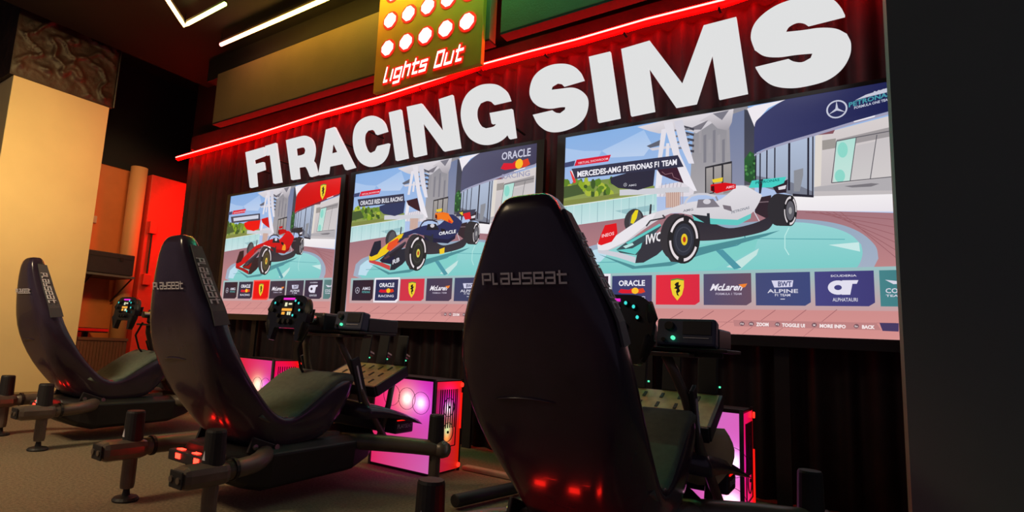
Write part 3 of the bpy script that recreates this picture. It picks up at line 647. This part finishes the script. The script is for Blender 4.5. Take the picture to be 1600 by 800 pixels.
        if i == 6:
            P.poly([(u0+.012, .222), (u0+.05, .214), (1.0, .222), (1.0, .208), (u0+.03, .205)], wt, isuv=True); P.text('COG', u0+.012, .172, u0+.052, .018, wt); P.text('TEAM', u0+.012, .158, u0+.05, .008, wt)
    # footer prompts
    if team != 'f':
        P.poly(c4((290, 405), (1440, 440), (1480, 500), (300, 455)), (188, 128, 128))
        for s_, a, b in (('ZOOM', (475, 455), (575, 458)), ('TOGGLE UI', (682, 462), (866, 470)), ('MORE INFO', (985, 472), (1195, 481)), ('BACK', (1325, 484), (1428, 488))): P.textpx(s_, *c4(a, b), 5.4, (246, 232, 232), .05)
        for s_, a in (('F4', (362, 436)), ('F5', (436, 438)), ('F2', (646, 444)), ('x', (942, 452)), ('Esc', (1280, 465))):
            q = c4(a)[0]; P.ell(q, 4.2, 3.6, (120, 84, 92), n=8); P.textpx(s_, (q[0]-2.4, q[1]+1.4), (q[0]+2.4, q[1]+1.6), 2.6, (240, 226, 226))
    if team == 'm': P.poly(c4((1465, 440), (1620, 445), (1620, 512), (1490, 505)), (70, 58, 98))
    return P.build(parent)
def screen(team, x0, x1, z0, z1, label, band):
    t = thing('display_screen', label, 'screen', (x0, 3.0, z0), 'large displays on the curtained wall')
    W_, H_ = x1-x0, z1-z0
    picture(team, t, W_, H_)
    b = .05; d = .06
    ob('bezel', MB().box((W_/2, .012, -b/2), (W_+2*b, .034, b)), M['bezel'], t); ob('bezel', MB().box((W_/2, .012, H_+b/2*.4), (W_+2*b, .034, b*.4)), M['bezel'], t)
    ob('bezel', MB().box((-b/2, .012, H_/2), (b, .034, H_)), M['bezel'], t); ob('bezel', MB().box((W_+b/2, .012, H_/2), (b, .034, H_)), M['bezel'], t)
    ob('backing', MB().box((W_/2, .035, H_/2), (W_, .05, H_)), M['dark'], t)
    ob('mount', MB().box((W_/2, .075, H_/2), (.5, .04, .3)), M['framedk'], t)
    for x in (W_*.3, W_*.7):
        ob('leg', MB().box((x, .08, -z0/2+H_*.2), (.06, .02, z0+H_*.4)), M['framedk'], t)
    return t
screen('f', -4.665, -3.215, .785, 1.868, 'display showing the red racing car, behind the farthest simulator', 0)
screen('r', -3.06, -1.53, .772, 1.873, 'display showing the navy and yellow racing car, middle of three', 0)
screen('m', -1.345, .185, .758, 1.878, 'display showing the silver white racing car, largest in view on the right', 0)

# ------------------------------------------------------------------ racing simulator
# local frame: x right, y toward the screens, z up; local y = world y - 1.1
ST = [  # rear(y,z) front(y,z) wr wf c
 ((-.035,.974),(-.01,.976),.035,.035,0), ((-.05,.966),(.0,.966),.058,.058,0), ((-.06,.935),(.012,.935),.078,.076,.05), ((-.058,.88),(.025,.885),.100,.100,.12), ((-.048,.80),(.045,.805),.134,.136,.25),
 ((-.03,.71),(.07,.72),.176,.176,.4), ((-.012,.61),(.10,.63),.192,.192,.5), ((.025,.51),(.15,.545),.186,.197,.55), ((.075,.41),(.20,.47),.160,.198,.55),
 ((.145,.32),(.255,.41),.128,.196,.42), ((.22,.24),(.31,.355),.12,.192,.25), ((.30,.20),(.37,.322),.15,.188,.1), ((.385,.20),(.44,.335),.17,.187,.03),
 ((.47,.20),(.52,.39),.175,.187,.02), ((.56,.205),(.60,.445),.175,.187,.02), ((.63,.23),(.67,.475),.172,.187,.02), ((.70,.33),(.735,.465),.165,.182,.02), ((.72,.38),(.745,.43),.15,.16,0)]
def section(st, depth_only=False):
    (ry, rz), (fy, fz), wr, wf, c = st
    L = lambda t: (ry+(fy-ry)*t, rz+(fz-rz)*t)
    prof = [(0, 0), (.45*wr, .0), (.8*wr, .02), (.97*wr, .12), (wr+(wf-wr)*.5, .4), (wf, .75), (wf*.985, .94), (wf*.93, 1.0), (wf*.86, .98), (wf*.76, 1-c*.6), (wf*.66, 1-c*.95), (wf*.35, 1-c), (0, 1-c)]
    half = [(x, *L(t)) for x, t in prof]
    return half + [(-x, y, z) for x, y, z in half[-2:0:-1]]
def interp_st(q):
    i = min(int(q), len(ST)-2); f = q-i; a, b = ST[i], ST[i+1]
    m = lambda u, v: u*(1-f)+v*f
    return (tuple(m(u, v) for u, v in zip(a[0], b[0])), tuple(m(u, v) for u, v in zip(a[1], b[1])), m(a[2], b[2]), m(a[3], b[3]), m(a[4], b[4]))
def rear_y(z):
    for a, b in zip(ST[:-1], ST[1:]):
        if a[0][1] >= z >= b[0][1]: f = (a[0][1]-z)/(a[0][1]-b[0][1]+1e-9); return a[0][0]*(1-f)+b[0][0]*f
    return ST[0][0][0]
def build_rig(label, loc):
    R = thing('racing_simulator', label, 'racing simulator', loc, 'racing simulators facing the screens')
    # seat shell
    sh = ob('seat_shell', MB().loft([section(s) for s in ST]), M['shell'], R, smooth=True, subsurf=1)
    # cushions
    def cushion(q0, q1, nm, m, n=14, lift=.022, wk=.64):
        rings = []
        for k in range(n+1):
            st = interp_st(q0+(q1-q0)*k/n); (ry, rz), (fy, fz), wr, wf, c = st
            d = Vector((0, fy-ry, fz-rz)).normalized(); b = Vector((0, ry+(fy-ry)*(1-c), rz+(fz-rz)*(1-c)))
            e = 1 if 0 < k < n else .3
            w_ = wf*wk
            prof = [(-w_, -.01), (-w_, .5*lift*e), (-w_*.93, lift*e), (-w_*.5, lift*.95*e), (0, lift*.85*e), (w_*.5, lift*.95*e), (w_*.93, lift*e), (w_, .5*lift*e), (w_, -.01)]
            rings.append([b+Vector((x, 0, 0))+d*h for x, h in prof])
        return ob(nm, MB().loft(rings), m, R, smooth=True)
    cushion(2.6, 8.9, 'back_cushion', M['fabric']); sc_ = cushion(9.6, 16.3, 'seat_cushion', M['seatfab'], wk=.965, lift=.022)
    # grey edge strips with vertical lettering, both bolsters
    for s in (1, -1):
        rings = []
        for k in range(15):
            st = interp_st(2.0+3.6*k/14); (ry, rz), (fy, fz), wr, wf, c = st
            a = Vector((s*wf*1.0, ry+(fy-ry)*.45, rz+(fz-rz)*.45)); b = Vector((s*(wf*.96), fy+.001, fz))
            n_ = Vector((s*.006, 0, 0)); rings.append([a, b, b+n_+Vector((0, .002, 0)), a+n_])
        e = ob('edge_strip', MB().loft(rings), M['strip'], R, smooth=False)
        q, wd = strokes('PLaySeaT', .22, .38); mb = MB()
        for qd in q:
            P4 = []
            for a, b in qd:
                st = interp_st(2.9+1.9*a/wd); (ry, rz), (fy, fz), wr, wf, c = st; t_ = .52+.30*(b if s > 0 else 1-b)
                P4.append(Vector((s*(wf*.985+.010), ry+(fy-ry)*t_, rz+(fz-rz)*t_)))
            mb.add(P4+[p_+Vector((s*.0015, 0, 0)) for p_ in P4], [(0, 1, 2, 3), (7, 6, 5, 4), (0, 4, 5, 1), (1, 5, 6, 2), (2, 6, 7, 3), (3, 7, 4, 0)])
        ob('side_lettering', mb, M['white'], e)
    # lettering across the back
    q, wd = strokes('PLaySeaT', .2, .36); mb = MB(); sx = .196/wd
    for qd in q:
        P4 = []
        for a, b in qd:
            z = .778+b*.021; P4.append(Vector((-.096+a*sx, rear_y(z)-.0035, z)))
        mb.add(P4+[p_-Vector((0, .0015, 0)) for p_ in P4], [(0, 1, 2, 3), (7, 6, 5, 4), (0, 4, 5, 1), (1, 5, 6, 2), (2, 6, 7, 3), (3, 7, 4, 0)])
    ob('back_lettering', mb, M['whitedim'], sh)
    # moulded ridge across the back
    ob('back_ridge', MB().tube([(-.09+.018*k, rear_y(.53+.008*math.sin(k*.31))-.001, .53+.008*math.sin(k*.31)) for k in range(9)], [.001, .004, .005, .005, .004, .004, .003, .002, .001], 8, .6), M['shell'], sh, smooth=True)
    # mounting plates with bolts under the back
    for s in (1, -1):
        pl = ob('seat_bracket', MB().box((s*.165, .30, .215), (.012, .14, .06), rx=-.35), M['framedk'], R, bevel=.004)
        for dy, dz in ((-.08, .05), (.0, .0), (.08, .02)): ob('bolt', MB().lathe((s*.173, .30+dy*.6, .215+dz*.3), [(0, -.004), (.011, -.004), (.011, .006), (0, .006)], 8, 'X'), M['chrome'], pl)
    # frame: fat centre beam with four splayed arms, each ending in a foot with a sleeve
    bm_ = ob('centre_beam', MB().loft([[(-w, y, .2), (-w*.8, y, .225), (w*.8, y, .225), (w, y, .2), (w*.95, y, zb), (w*.7, y, zb-.02), (-w*.7, y, zb-.02), (-w*.95, y, zb)] for w, y, zb in ((.13, .16, .14), (.18, .24, .10), (.2, .32, .08), (.2, .75, .09), (.18, .86, .12), (.14, .94, .15))]), M['framedk'], R, bevel=.008)
    for s in (1, -1):
        for rear in (True, False):
            X0, Y0, Z0 = (s*.262, .0, .187) if rear else (s*.44, 1.0, .18)
            if rear: pts = [(X0, .05, .188), (X0, .13, .19), (s*.252, .19, .192), (s*.22, .245, .195), (s*.17, .30, .197), (s*.1, .35, .195)]
            else: pts = [(s*.12, .74, .195), (s*.2, .80, .195), (s*.29, .87, .192), (s*.37, .93, .188), (s*.44, .985, .183), (s*.47, 1.01, .18)]
            a_ = ob('arm', MB().tube(pts, [.032, .031, .031, .032, .034, .034] if rear else [.034, .035, .035, .034, .034, .03], 14, 1.0), M['frame'], R, smooth=True)
            if rear:
                ob('arm_joint', MB().box((X0, -.005, Z0), (.088, .17, .07)), M['frame'], a_, bevel=.024)
                ob('end_cap', MB().box((X0, -.091, Z0), (.07, .006, .052)), M['cap'], a_, bevel=.01)
                for q in (-1, 1): ob('bolt', MB().lathe((X0+q*.02, -.096, Z0), [(0, -.003), (.01, -.003), (.01, .003), (0, .003)], 10, 'Y'), M['frame'], a_)
                ob('clamp_ring', MB().lathe((X0, .105, .19), [(.031, -.006), (.037, -.006), (.037, .006), (.031, .006)], 14, 'Y', True), M['cap'], a_)
            else:
                ob('end_cap', MB().lathe((s*.46, 1.005, Z0), [(0, -.04), (.03, -.035), (.038, -.01), (.038, .02), (.03, .04), (0, .042)], 14, 'X'), M['frame'], a_, smooth=True)
            X1, y = (s*.262, .03) if rear else (s*.44, 1.0)
            f_ = ob('leveling_foot', MB().lathe((X1, y, 0), [(0, 0), (.044, 0), (.046, .006), (.04, .014), (.014, .02), (.011, .04), (0, .045)], 20), M['cap'], R, smooth=False)
            ob('shaft', MB().lathe((X1, y, 0), [(0, .045), (.023, .045), (.025, .06), (.025, .16), (0, .16)], 16), M['frame'], f_, smooth=False)
            ob('threaded_pin', MB().lathe((X1, y, 0), [(0, .015), (.009, .015), (.009, .05), (0, .05)], 8), M['chrome'], f_)
            ob('post_sleeve', MB().lathe((X1, y, 0), [(0, .2), (.034, .2), (.036, .21), (.033, .318), (.03, .325), (0, .326)], 20), M['cap'], f_, smooth=False, bevel=.002)
            if rear:
                mb = MB().add([(X1-.008, y-.0365, .232), (X1+.008, y-.0365, .232), (X1+.001, y-.0355, .262), (X1-.008, y-.034, .232), (X1+.008, y-.034, .232), (X1+.001, y-.033, .262)], [(0, 1, 2), (5, 4, 3), (0, 3, 4, 1), (1, 4, 5, 2), (2, 5, 3, 0)])
                ob('triangle_mark', mb, M['whitedim'], f_)
    ob('seat_slider', MB().box((.13, .5, .232), (.03, .4, .02)), M['chrome'], R); ob('seat_slider', MB().box((-.13, .5, .232), (.03, .4, .02)), M['chrome'], R)
    # steering column
    for s in (1, -1):
        u_ = ob('upright', MB().tube([(s*.2, .93, .2), (s*.17, .82, .36), (s*.145, .74, .52), (s*.12, .70, .60), (s*.1, .69, .645)], .015, 10), M['frame'], R, smooth=True)
        mb = MB().box((s*.165, .775, .46), (.012, .05, .2), rx=.38)
        ob('upright_plate', mb, M['plastic'], u_, bevel=.003)
        ob('plate_stripe', MB().box((s*.173, .772, .46), (.004, .008, .13), rx=.38), M['whitedim'], u_)
    ob('deck', MB().box((.03, .72, .648), (.30, .2, .012)), M['frame'], R, bevel=.003)
    mt = ob('motor_base', MB().box((-.01, .73, .70), (.11, .16, .09)), M['plastic'], R, bevel=.012)
    ob('motor_hub', MB().lathe((-.01, .6, .71), [(0, 0), (.02, 0), (.022, .05), (.035, .055), (.038, .1), (0, .1)], 16, 'Y'), M['chrome'], mt, smooth=False)
    # button box on its own tray
    ob('tray', MB().box((.155, .76, .664), (.24, .24, .01)).box((.155, .70, .655), (.2, .02, .02)), M['framedk'], R, bevel=.002)
    bb = ob('button_box', MB().box((.155, .715, .712), (.165, .05, .082), rx=-.18), M['greybox'], R, bevel=.008)
    ob('box_rear', MB().box((.165, .83, .70), (.15, .2, .062)), M['plastic'], R, bevel=.006)
    RX = Matrix.Translation((.155, .715, .712)) @ Matrix.Rotation(-.18, 4, 'X')
    ob('box_screen', MB().box((.032, -.027, .012), (.078, .003, .04)).xf(RX), M['plastic'], bb)
    ob('rotary_knob', MB().lathe((-.045, -.034, .016), [(0, -.004), (.012, -.004), (.015, .01), (0, .01)], 16, 'Y').xf(RX), M['cap'], bb)
    ob('lit_button', MB().lathe((-.033, -.03, -.02), [(0, -.004), (.006, -.004), (.006, .004), (0, .004)], 12, 'Y').xf(RX), M['green'], bb)
    ob('push_button', MB().lathe((-.06, -.03, -.026), [(0, -.005), (.006, -.005), (.006, .004), (0, .004)], 12, 'Y').xf(RX), M['cap'], bb)
    ob('slot_line', MB().box((.03, -.0275, -.018), (.07, .002, .002)).xf(RX), M['whitedim'], bb)
    # formula style wheel
    WX = Matrix.Translation((-.01, .5, .718)) @ Matrix.Rotation(-.14, 4, 'X') @ Matrix.Diagonal((.9, 1, 1.14, 1))
    outer = [(-.075, .078), (.075, .078), (.112, .07), (.138, .045), (.142, .0), (.13, -.05), (.108, -.088), (.086, -.092), (.078, -.06), (.072, -.045), (-.072, -.045), (-.078, -.06), (-.086, -.092), (-.108, -.088), (-.13, -.05), (-.142, .0), (-.138, .045), (-.112, .07)]
    v, f = tri2d([smooth_loop(outer, 60)], .013)
    mb = MB(); mb.v = [(a, -c, b) for a, b, c in v]; mb.f = f; mb.xf(WX)
    wh = ob('steering_wheel', mb, M['carbon'], R, bevel=.003)
    for s in (1, -1):
        ob('grip', MB().tube([(s*.122, 0, .06), (s*.134, -.003, .02), (s*.131, -.003, -.03), (s*.108, 0, -.08)], [.012, .019, .019, .013], 10).xf(WX), M['cap'], wh, smooth=True)
        ob('paddle', MB().box((s*.095, .035, .01), (.07, .004, .05)).xf(WX), M['chrome'], wh, bevel=.002)
    ob('wheel_display', MB().box((0, -.016, .028), (.076, .004, .05)).xf(WX), M['plastic'], wh)
    ob('shift_lights', MB().box((0, -.0165, .064), (.078, .004, .007)).xf(WX), M['pink'], wh)
    ob('display_bar', MB().box((0, -.019, .022), (.07, .002, .009)).box((-.022, -.019, .008), (.02, .002, .01)).xf(WX), M['amber'], wh)
    ob('display_digits', MB().box((-.012, -.019, .042), (.014, .002, .014)).box((.018, -.019, .044), (.022, .002, .006)).box((.012, -.019, .008), (.008, .002, .012)).box((.026, -.019, .008), (.008, .002, .012)).xf(WX), M['pale'], wh)
    for x, z in ((-.06, .055), (.06, .055), (-.085, .046), (.085, .046), (-.098, .02), (.098, .02), (-.058, .0), (.058, .0)):
        b_ = ob('button', MB().lathe((x, -.018, z), [(0, -.006), (.0065, -.006), (.008, .004), (0, .004)], 12, 'Y').xf(WX), M['cap'], wh)
    for x, z in ((.06, .055), (.085, .046), (.098, .02), (.058, .0), (-.085, .046)): ob('button_glow', MB().lathe((x, -.026, z), [(0, -.001), (.0045, -.001), (.0045, .001), (0, .001)], 10, 'Y').xf(WX), M['teal'], wh)
    for x in (-.035, 0, .035): ob('rotary_dial', MB().lathe((x, -.02, -.022), [(0, -.008), (.009, -.008), (.012, .006), (0, .006)], 12, 'Y').xf(WX), M['cap'], wh)
    ob('coiled_cable', MB().tube([(.0, .6, .66), (-.03, .58, .58), (-.05, .62, .5), (-.07, .7, .42), (-.1, .78, .3)], .006, 6), M['cap'], R, smooth=True)
    # pedals
    pd = ob('pedal_plate', MB().box((0, .97, .468), (.36, .23, .014), rx=.40), M['plate'], R, bevel=.003)
    PX = Matrix.Translation((0, .97, .468)) @ Matrix.Rotation(.40, 4, 'X')
    for i in range(5):
        for j in range(3): ob('slot', MB().box((-.12+.06*i, -.07+.07*j, .0085), (.010, .035, .002)).xf(PX), M['cap'], pd)
    ob('plate_skirt', MB().box((0, -.12, -.018), (.37, .012, .05)).box((.184, 0, -.018), (.012, .23, .05)).box((-.184, 0, -.018), (.012, .23, .05)).xf(PX), M['plastic'], pd, bevel=.003)
    for x in (-.1, .02, .14):
        pe = ob('pedal', MB().box((x, 1.10, .57), (.012, .02, .16), rx=-.15), M['framedk'], R, bevel=.003)
        ob('pedal_face', MB().box((x, 1.085, .59), (.066, .012, .15), rx=-.15), M['cap'], pe, bevel=.006)
        ob('pedal_spring', MB().tube([(x, 1.11, .57), (x, 1.14, .56)], .012, 8), M['chrome'], pe)
        ob('pin_light', MB().box((x+.04, 1.075, .545), (.006, .003, .006)), M['green'], pe)
    ob('pedal_support', MB().tube([(.17, .93, .2), (.17, .98, .34), (.17, 1.0, .45)], .014, 8), M['frame'], R, smooth=True)
    # nose fairing
    fr = []
    for k in range(9):
        t_ = k/8; y = .80+.32*t_; w_ = .2+.07*t_; zt = .36-.08*t_**1.6; h_ = .07*(1-.6*t_)
        fr.append([(-w_, y, zt-h_), (-w_*.9, y, zt-.01), (-w_*.5, y, zt), (0, y, zt+.006), (w_*.5, y, zt), (w_*.9, y, zt-.01), (w_, y, zt-h_), (0, y, zt-h_*.9)])
    ob('nose_fairing', MB().loft(fr), M['shell'], R, smooth=True, bevel=0)
    bx = ob('front_housing', MB().box((0, 1.05, .245), (.44, .13, .07)), M['plastic'], R, bevel=.008)
    v, f = textgeo('PLAYSEAT', .01); mb = MB(); mb.v = [(.18+.0035, .93+.11*a, .235+.02*b) for a, b, _ in v]; mb.f = f
    # small lettering on the right side of the housing
    mb.v = [(.2225, .995+.105*a, .236+.018*b) for a, b, _ in v]; ob('housing_lettering', mb, M['whitedim'], bx)
    ob('housing_light', MB().box((.222, 1.05, .272), (.003, .12, .005)), M['redglow'], bx)
    ob('cable', MB().tube([(-.1, .2, .12), (-.16, .1, .03), (-.2, -.05, .008), (-.15, -.2, .008)], .005, 6), M['cap'], R) if False else None
    tl = ob('tail_lamp', MB().box((0, .13, .175), (.30, .04, .04)), M['plastic'], R, bevel=.006)
    for x in (-.08, .04): ob('red_lens', MB().box((x, .109, .178), (.03, .003, .018)), M['redlens'], tl)
    for x in (-.10, .0, .11): ob('red_lens', MB().box((x, .133, .1965), (.032, .018, .003)), M['redlens'], tl)
    ob('lamp_stay', MB().box((0, .17, .18), (.05, .08, .02)), M['framedk'], tl)
    return R
XS = (-.56, -1.957, -3.59)
r3 = build_rig('nearest racing simulator, its tall black seat back cut by the bottom edge', (XS[0], 1.1, 0))
r2 = copy_tree(r3); r2.location = (XS[1], 1.1, 0); r2['label'] = 'middle racing simulator with dark green seat cushion facing the navy car screen'
r1 = copy_tree(r3); r1.location = (XS[2], 1.2, 0); r1['label'] = 'farthest racing simulator, standing beside the cream pillar'

# cream panel built in place of a reflection, nearest simulator only
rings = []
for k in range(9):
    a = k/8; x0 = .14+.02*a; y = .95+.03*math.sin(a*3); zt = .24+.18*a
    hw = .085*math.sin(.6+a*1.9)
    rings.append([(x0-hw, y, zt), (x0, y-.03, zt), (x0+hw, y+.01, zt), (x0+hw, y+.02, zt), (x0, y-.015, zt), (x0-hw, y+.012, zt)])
e = ob('reflection_panel', MB().loft(rings), M['reflectpanel'], r3, smooth=True); e['label'] = 'cream panel standing for a reflection on the simulator'
# ------------------------------------------------------------------ gaming computers with lit sides
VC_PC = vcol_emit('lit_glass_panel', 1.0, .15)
def hsv(h, s, v):
    import colorsys; return colorsys.hsv_to_rgb(h % 1, s, v)
def computer(label, x1, y0, pal):
    """x1: right front corner; body runs to -x and +y"""
    W_, D2, H_ = .40, .24, .46
    t = thing('gaming_computer', label, 'computer', (x1-W_, y0, 0), 'lit computers on the floor between the simulators')
    ob('case', MB().box((W_/2, D2/2+.004, H_/2), (W_-.012, D2-.012, H_-.01)), M['pccase'], t, bevel=.004)
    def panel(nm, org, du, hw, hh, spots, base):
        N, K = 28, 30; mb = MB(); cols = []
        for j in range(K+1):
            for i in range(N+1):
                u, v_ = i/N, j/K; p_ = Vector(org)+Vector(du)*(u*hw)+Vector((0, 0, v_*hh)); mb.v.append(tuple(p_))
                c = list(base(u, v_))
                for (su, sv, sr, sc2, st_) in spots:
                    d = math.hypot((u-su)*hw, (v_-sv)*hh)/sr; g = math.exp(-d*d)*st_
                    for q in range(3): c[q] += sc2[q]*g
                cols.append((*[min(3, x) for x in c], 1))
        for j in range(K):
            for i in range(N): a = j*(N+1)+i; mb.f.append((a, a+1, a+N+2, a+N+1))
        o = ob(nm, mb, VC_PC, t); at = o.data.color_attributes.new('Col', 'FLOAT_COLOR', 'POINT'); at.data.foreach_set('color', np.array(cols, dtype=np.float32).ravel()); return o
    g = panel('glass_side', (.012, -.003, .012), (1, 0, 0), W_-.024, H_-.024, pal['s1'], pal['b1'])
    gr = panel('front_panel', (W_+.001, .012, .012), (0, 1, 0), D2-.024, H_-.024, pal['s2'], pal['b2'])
    for k in range(7): ob('grille_bar', MB().box((W_+.005, .055+k*.019, .315), (.005, .004, .19)), M['pccase'], gr)
    ob('grille_frame', MB().box((W_+.004, .04, .27), (.004, .004, .28)).box((W_+.004, .185, .27), (.004, .004, .28)).box((W_+.004, .112, .13), (.004, .145, .004)), M['pccase'], gr)
    for (a, b) in ((.115, .322), (.115, .2)):
        fn = ob('fan', MB().lathe((W_+.004, a, b), [(.045, -.001), (.047, -.001), (.047, .003), (.045, .003)], 24, 'X', True), M['pccase'], gr)
        ob('fan_hub', MB().lathe((W_+.004, a, b), [(0, 0), (.007, 0), (.007, .004), (0, .004)], 14, 'X'), M['pccase'], fn)
    for (su, sv, *_r) in pal['s1']:
        fn = ob('fan', MB().lathe((.012+su*(W_-.024), -.004, .012+sv*(H_-.024)), [(.053, -.001), (.0545, -.001), (.0545, .001), (.053, .001)], 24, 'Y', True), M['pccase'], g)
    for x in (0.004, W_-.004):
        ob('case_edge', MB().box((x, -.003, H_/2), (.012, .012, H_)), M['strip'], t)
    ob('case_edge', MB().box((W_-.002, D2-.006, H_/2), (.01, .012, H_)), M['pccase'], t)
    ob('case_edge', MB().box((W_/2, -.001, H_-.004), (W_, .012, .012)), M['pccase'], t); ob('case_edge', MB().box((W_/2, -.001, .004), (W_, .012, .012)), M['pccase'], t)
    ob('red_light_bar', MB().box((W_+.005, D2-.018, pal['bar'][0]), (.006, .012, pal['bar'][1])), M['redglow'], t)
    for z in (.03, .43): ob('red_light_dot', MB().lathe((W_+.006, D2-.018, z), [(0, -.002), (.012, -.002), (.012, .004), (0, .004)], 12, 'X'), M['redpin'], t)
    for x in (.03, W_-.03):
        for y in (.03, D2-.03): ob('foot', MB().box((x, y, .003), (.03, .03, .006)), M['cap'], t)
    return t
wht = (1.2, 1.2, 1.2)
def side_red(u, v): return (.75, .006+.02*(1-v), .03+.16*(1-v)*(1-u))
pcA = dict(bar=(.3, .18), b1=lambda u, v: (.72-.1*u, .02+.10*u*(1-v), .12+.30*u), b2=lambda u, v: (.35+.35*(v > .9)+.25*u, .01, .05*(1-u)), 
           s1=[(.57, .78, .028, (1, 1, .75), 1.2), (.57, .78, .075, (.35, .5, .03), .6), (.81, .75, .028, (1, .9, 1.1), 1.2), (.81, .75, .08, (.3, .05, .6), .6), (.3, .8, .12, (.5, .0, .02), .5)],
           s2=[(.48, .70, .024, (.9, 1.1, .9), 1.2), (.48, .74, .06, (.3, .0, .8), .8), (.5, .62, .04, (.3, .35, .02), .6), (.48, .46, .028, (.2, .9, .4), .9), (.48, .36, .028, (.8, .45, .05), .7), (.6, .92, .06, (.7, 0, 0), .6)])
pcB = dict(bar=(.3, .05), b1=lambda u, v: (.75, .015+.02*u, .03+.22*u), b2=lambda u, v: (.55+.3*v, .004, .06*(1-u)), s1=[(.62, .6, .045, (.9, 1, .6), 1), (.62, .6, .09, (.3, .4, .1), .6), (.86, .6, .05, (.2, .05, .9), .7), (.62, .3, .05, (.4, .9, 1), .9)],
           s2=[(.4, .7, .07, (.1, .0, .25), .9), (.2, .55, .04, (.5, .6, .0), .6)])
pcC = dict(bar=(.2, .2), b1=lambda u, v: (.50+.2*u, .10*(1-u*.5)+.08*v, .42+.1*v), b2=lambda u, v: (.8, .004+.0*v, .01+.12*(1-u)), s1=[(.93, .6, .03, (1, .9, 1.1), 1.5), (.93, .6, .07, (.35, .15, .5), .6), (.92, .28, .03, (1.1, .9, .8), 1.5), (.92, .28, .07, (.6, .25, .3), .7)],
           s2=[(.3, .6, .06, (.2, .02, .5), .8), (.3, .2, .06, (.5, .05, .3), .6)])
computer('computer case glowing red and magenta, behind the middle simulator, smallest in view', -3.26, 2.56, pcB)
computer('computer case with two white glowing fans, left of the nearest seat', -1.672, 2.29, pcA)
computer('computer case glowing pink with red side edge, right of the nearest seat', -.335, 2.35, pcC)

# ------------------------------------------------------------------ odds and ends on the floor
o = tag(ob('floor_tube', MB().tube([(-1.287, 1.93, .035), (-1.225, 2.28, .035), (-1.2, 2.5, .035)], .026, 12), M['framedk'], smooth=True, bevel=.004), 'black round tube lying on the carpet left of the nearest seat', 'tube')
tag(ob('cable_cover', MB().box((-1.3, 2.56, .012), (.72, .05, .024)), M['creamtrim'], bevel=.008), 'pale low cable cover strip on the floor behind the black tube', 'cable cover')
# ------------------------------------------------------------------ side bay beyond the pillar
def bay(p, x): # point on plane x
    r = ray(p); r = r*(x/r[0]); return (float(r[1]), float(r[2]+EYE))
X9 = -7.5
y1, z1 = bay((205, 262), X9)
tag(ob('vertical_pipe', MB().tube([(X9, bay((218, 265), X9)[0], 0), (X9, bay((218, 265), X9)[0], 2.66)], .10, 20), M['tan'], smooth=True), 'thick cream vertical pipe beside the red lit duct', 'pipe')
yb0, yb1 = bay((236, 300), X9)[0], bay((272, 300), X9)[0]
d = thing('wall_duct', 'square upright duct with red light put into its colour beside the curtain edge', 'duct', (X9, yb0, 0))
ob('duct_body', MB().box((.0, (yb1-yb0)/2+.1, 1.3), (.16, yb1-yb0+.3, 2.6)), M['redlit'], d, bevel=.01)
ob('junction_box', MB().box((.1, .03, 1.9), (.06, .1, .16)), M['redlit'], d, bevel=.006)
ob('cable_run', MB().tube([(.1, .03, 1.82), (.1, .03, 1.3)], .012, 8), M['framedk'], d)
ob('junction_box', MB().box((.1, .03, 1.22), (.06, .1, .14)), M['redlit'], d, bevel=.006)
struct(ob('wall_bay', MB().box((-7.66, 3.2, 1.31), (.06, 3.2, 2.62)), M['orange']), 'orange tan wall of the side bay behind the pipe', 'wall')
struct(ob('trim_4', MB().box((-7.66, 3.2, 3.4), (.08, 3.6, 1.56)), M['dark']))
# shelf with black box
XB = -7.0
ya, za = bay((118, 432), XB); yb, zb = bay((212, 432), XB)
s = thing('wall_shelf', 'thin metal shelf under the black equipment case', 'shelf', (XB-.3, ya-.1, zb))
ob('board', MB().box((.0, (yb-ya+.1)/2, -.02), (.56, yb-ya+.1, .025)), M['strip'], s)
ob('bracket', MB().tube([(-.27, .3, -.3), (.2, .3, -.03)], .01, 6), M['framedk'], s)
ob('bracket', MB().tube([(-.27, .75, -.3), (.2, .75, -.03)], .01, 6), M['framedk'], s)
c = thing('equipment_case', 'black equipment case on the wall shelf beyond the pillar', 'case', (XB-.3, ya, zb-.006))
ob('body', MB().box((0, (yb-ya)/2, .13), (.5, yb-ya-.02, .25)), M['plastic'], c, bevel=.01)
ob('lid_seam', MB().box((.251, (yb-ya)/2, .2), (.004, yb-ya-.04, .006)), M['cap'], c)
ob('latch', MB().box((.254, (yb-ya)*.75, .19), (.01, .04, .04)), M['framedk'], c)
# low cabinet with red top edge and ribbed heater
ya, za = bay((100, 520), XB); yb, zb = bay((172, 520), XB)
k = thing('low_bench', 'low bench with a glossy red top edge beyond the pillar', 'bench', (XB-.3, ya, 0))
ob('bench_top', MB().box((0, (yb-ya)/2, .55), (.5, yb-ya, .05)), M['bezel'], k, bevel=.006)
ob('red_edge', MB().box((.252, (yb-ya)/2, .555), (.01, yb-ya, .03)), M['glossred'], k)
for y in (.06, yb-ya-.06): ob('leg', MB().box((-.2, y, .262), (.05, .05, .525)), M['framedk'], k)
k = thing('ribbed_crate', 'ribbed dark crate standing under the red edged bench', 'crate', (XB+.2, ya-.0, 0))
LN = bay((188, 540), XB+.2)[0]-ya
ob('crate_body', MB().box((0, LN/2, .24), (.3, LN, .46)), M['crate'], k, bevel=.01)
for i in range(14): ob('rib', MB().box((.155, .04+i*(LN-.08)/13, .24), (.014, .018, .4)), M['crate'], k)
ob('rim', MB().box((.15, LN/2, .465), (.03, LN, .03)), M['crate'], k)
# little wall socket on the orange wall
tag(ob('wall_socket', MB().box((-7.62, bay((146, 342), -7.6)[0], bay((146, 342), -7.6)[1]), (.02, .09, .09)), M['creamtrim'], bevel=.004), 'small pale socket on the orange wall beside the pillar edge', 'socket')
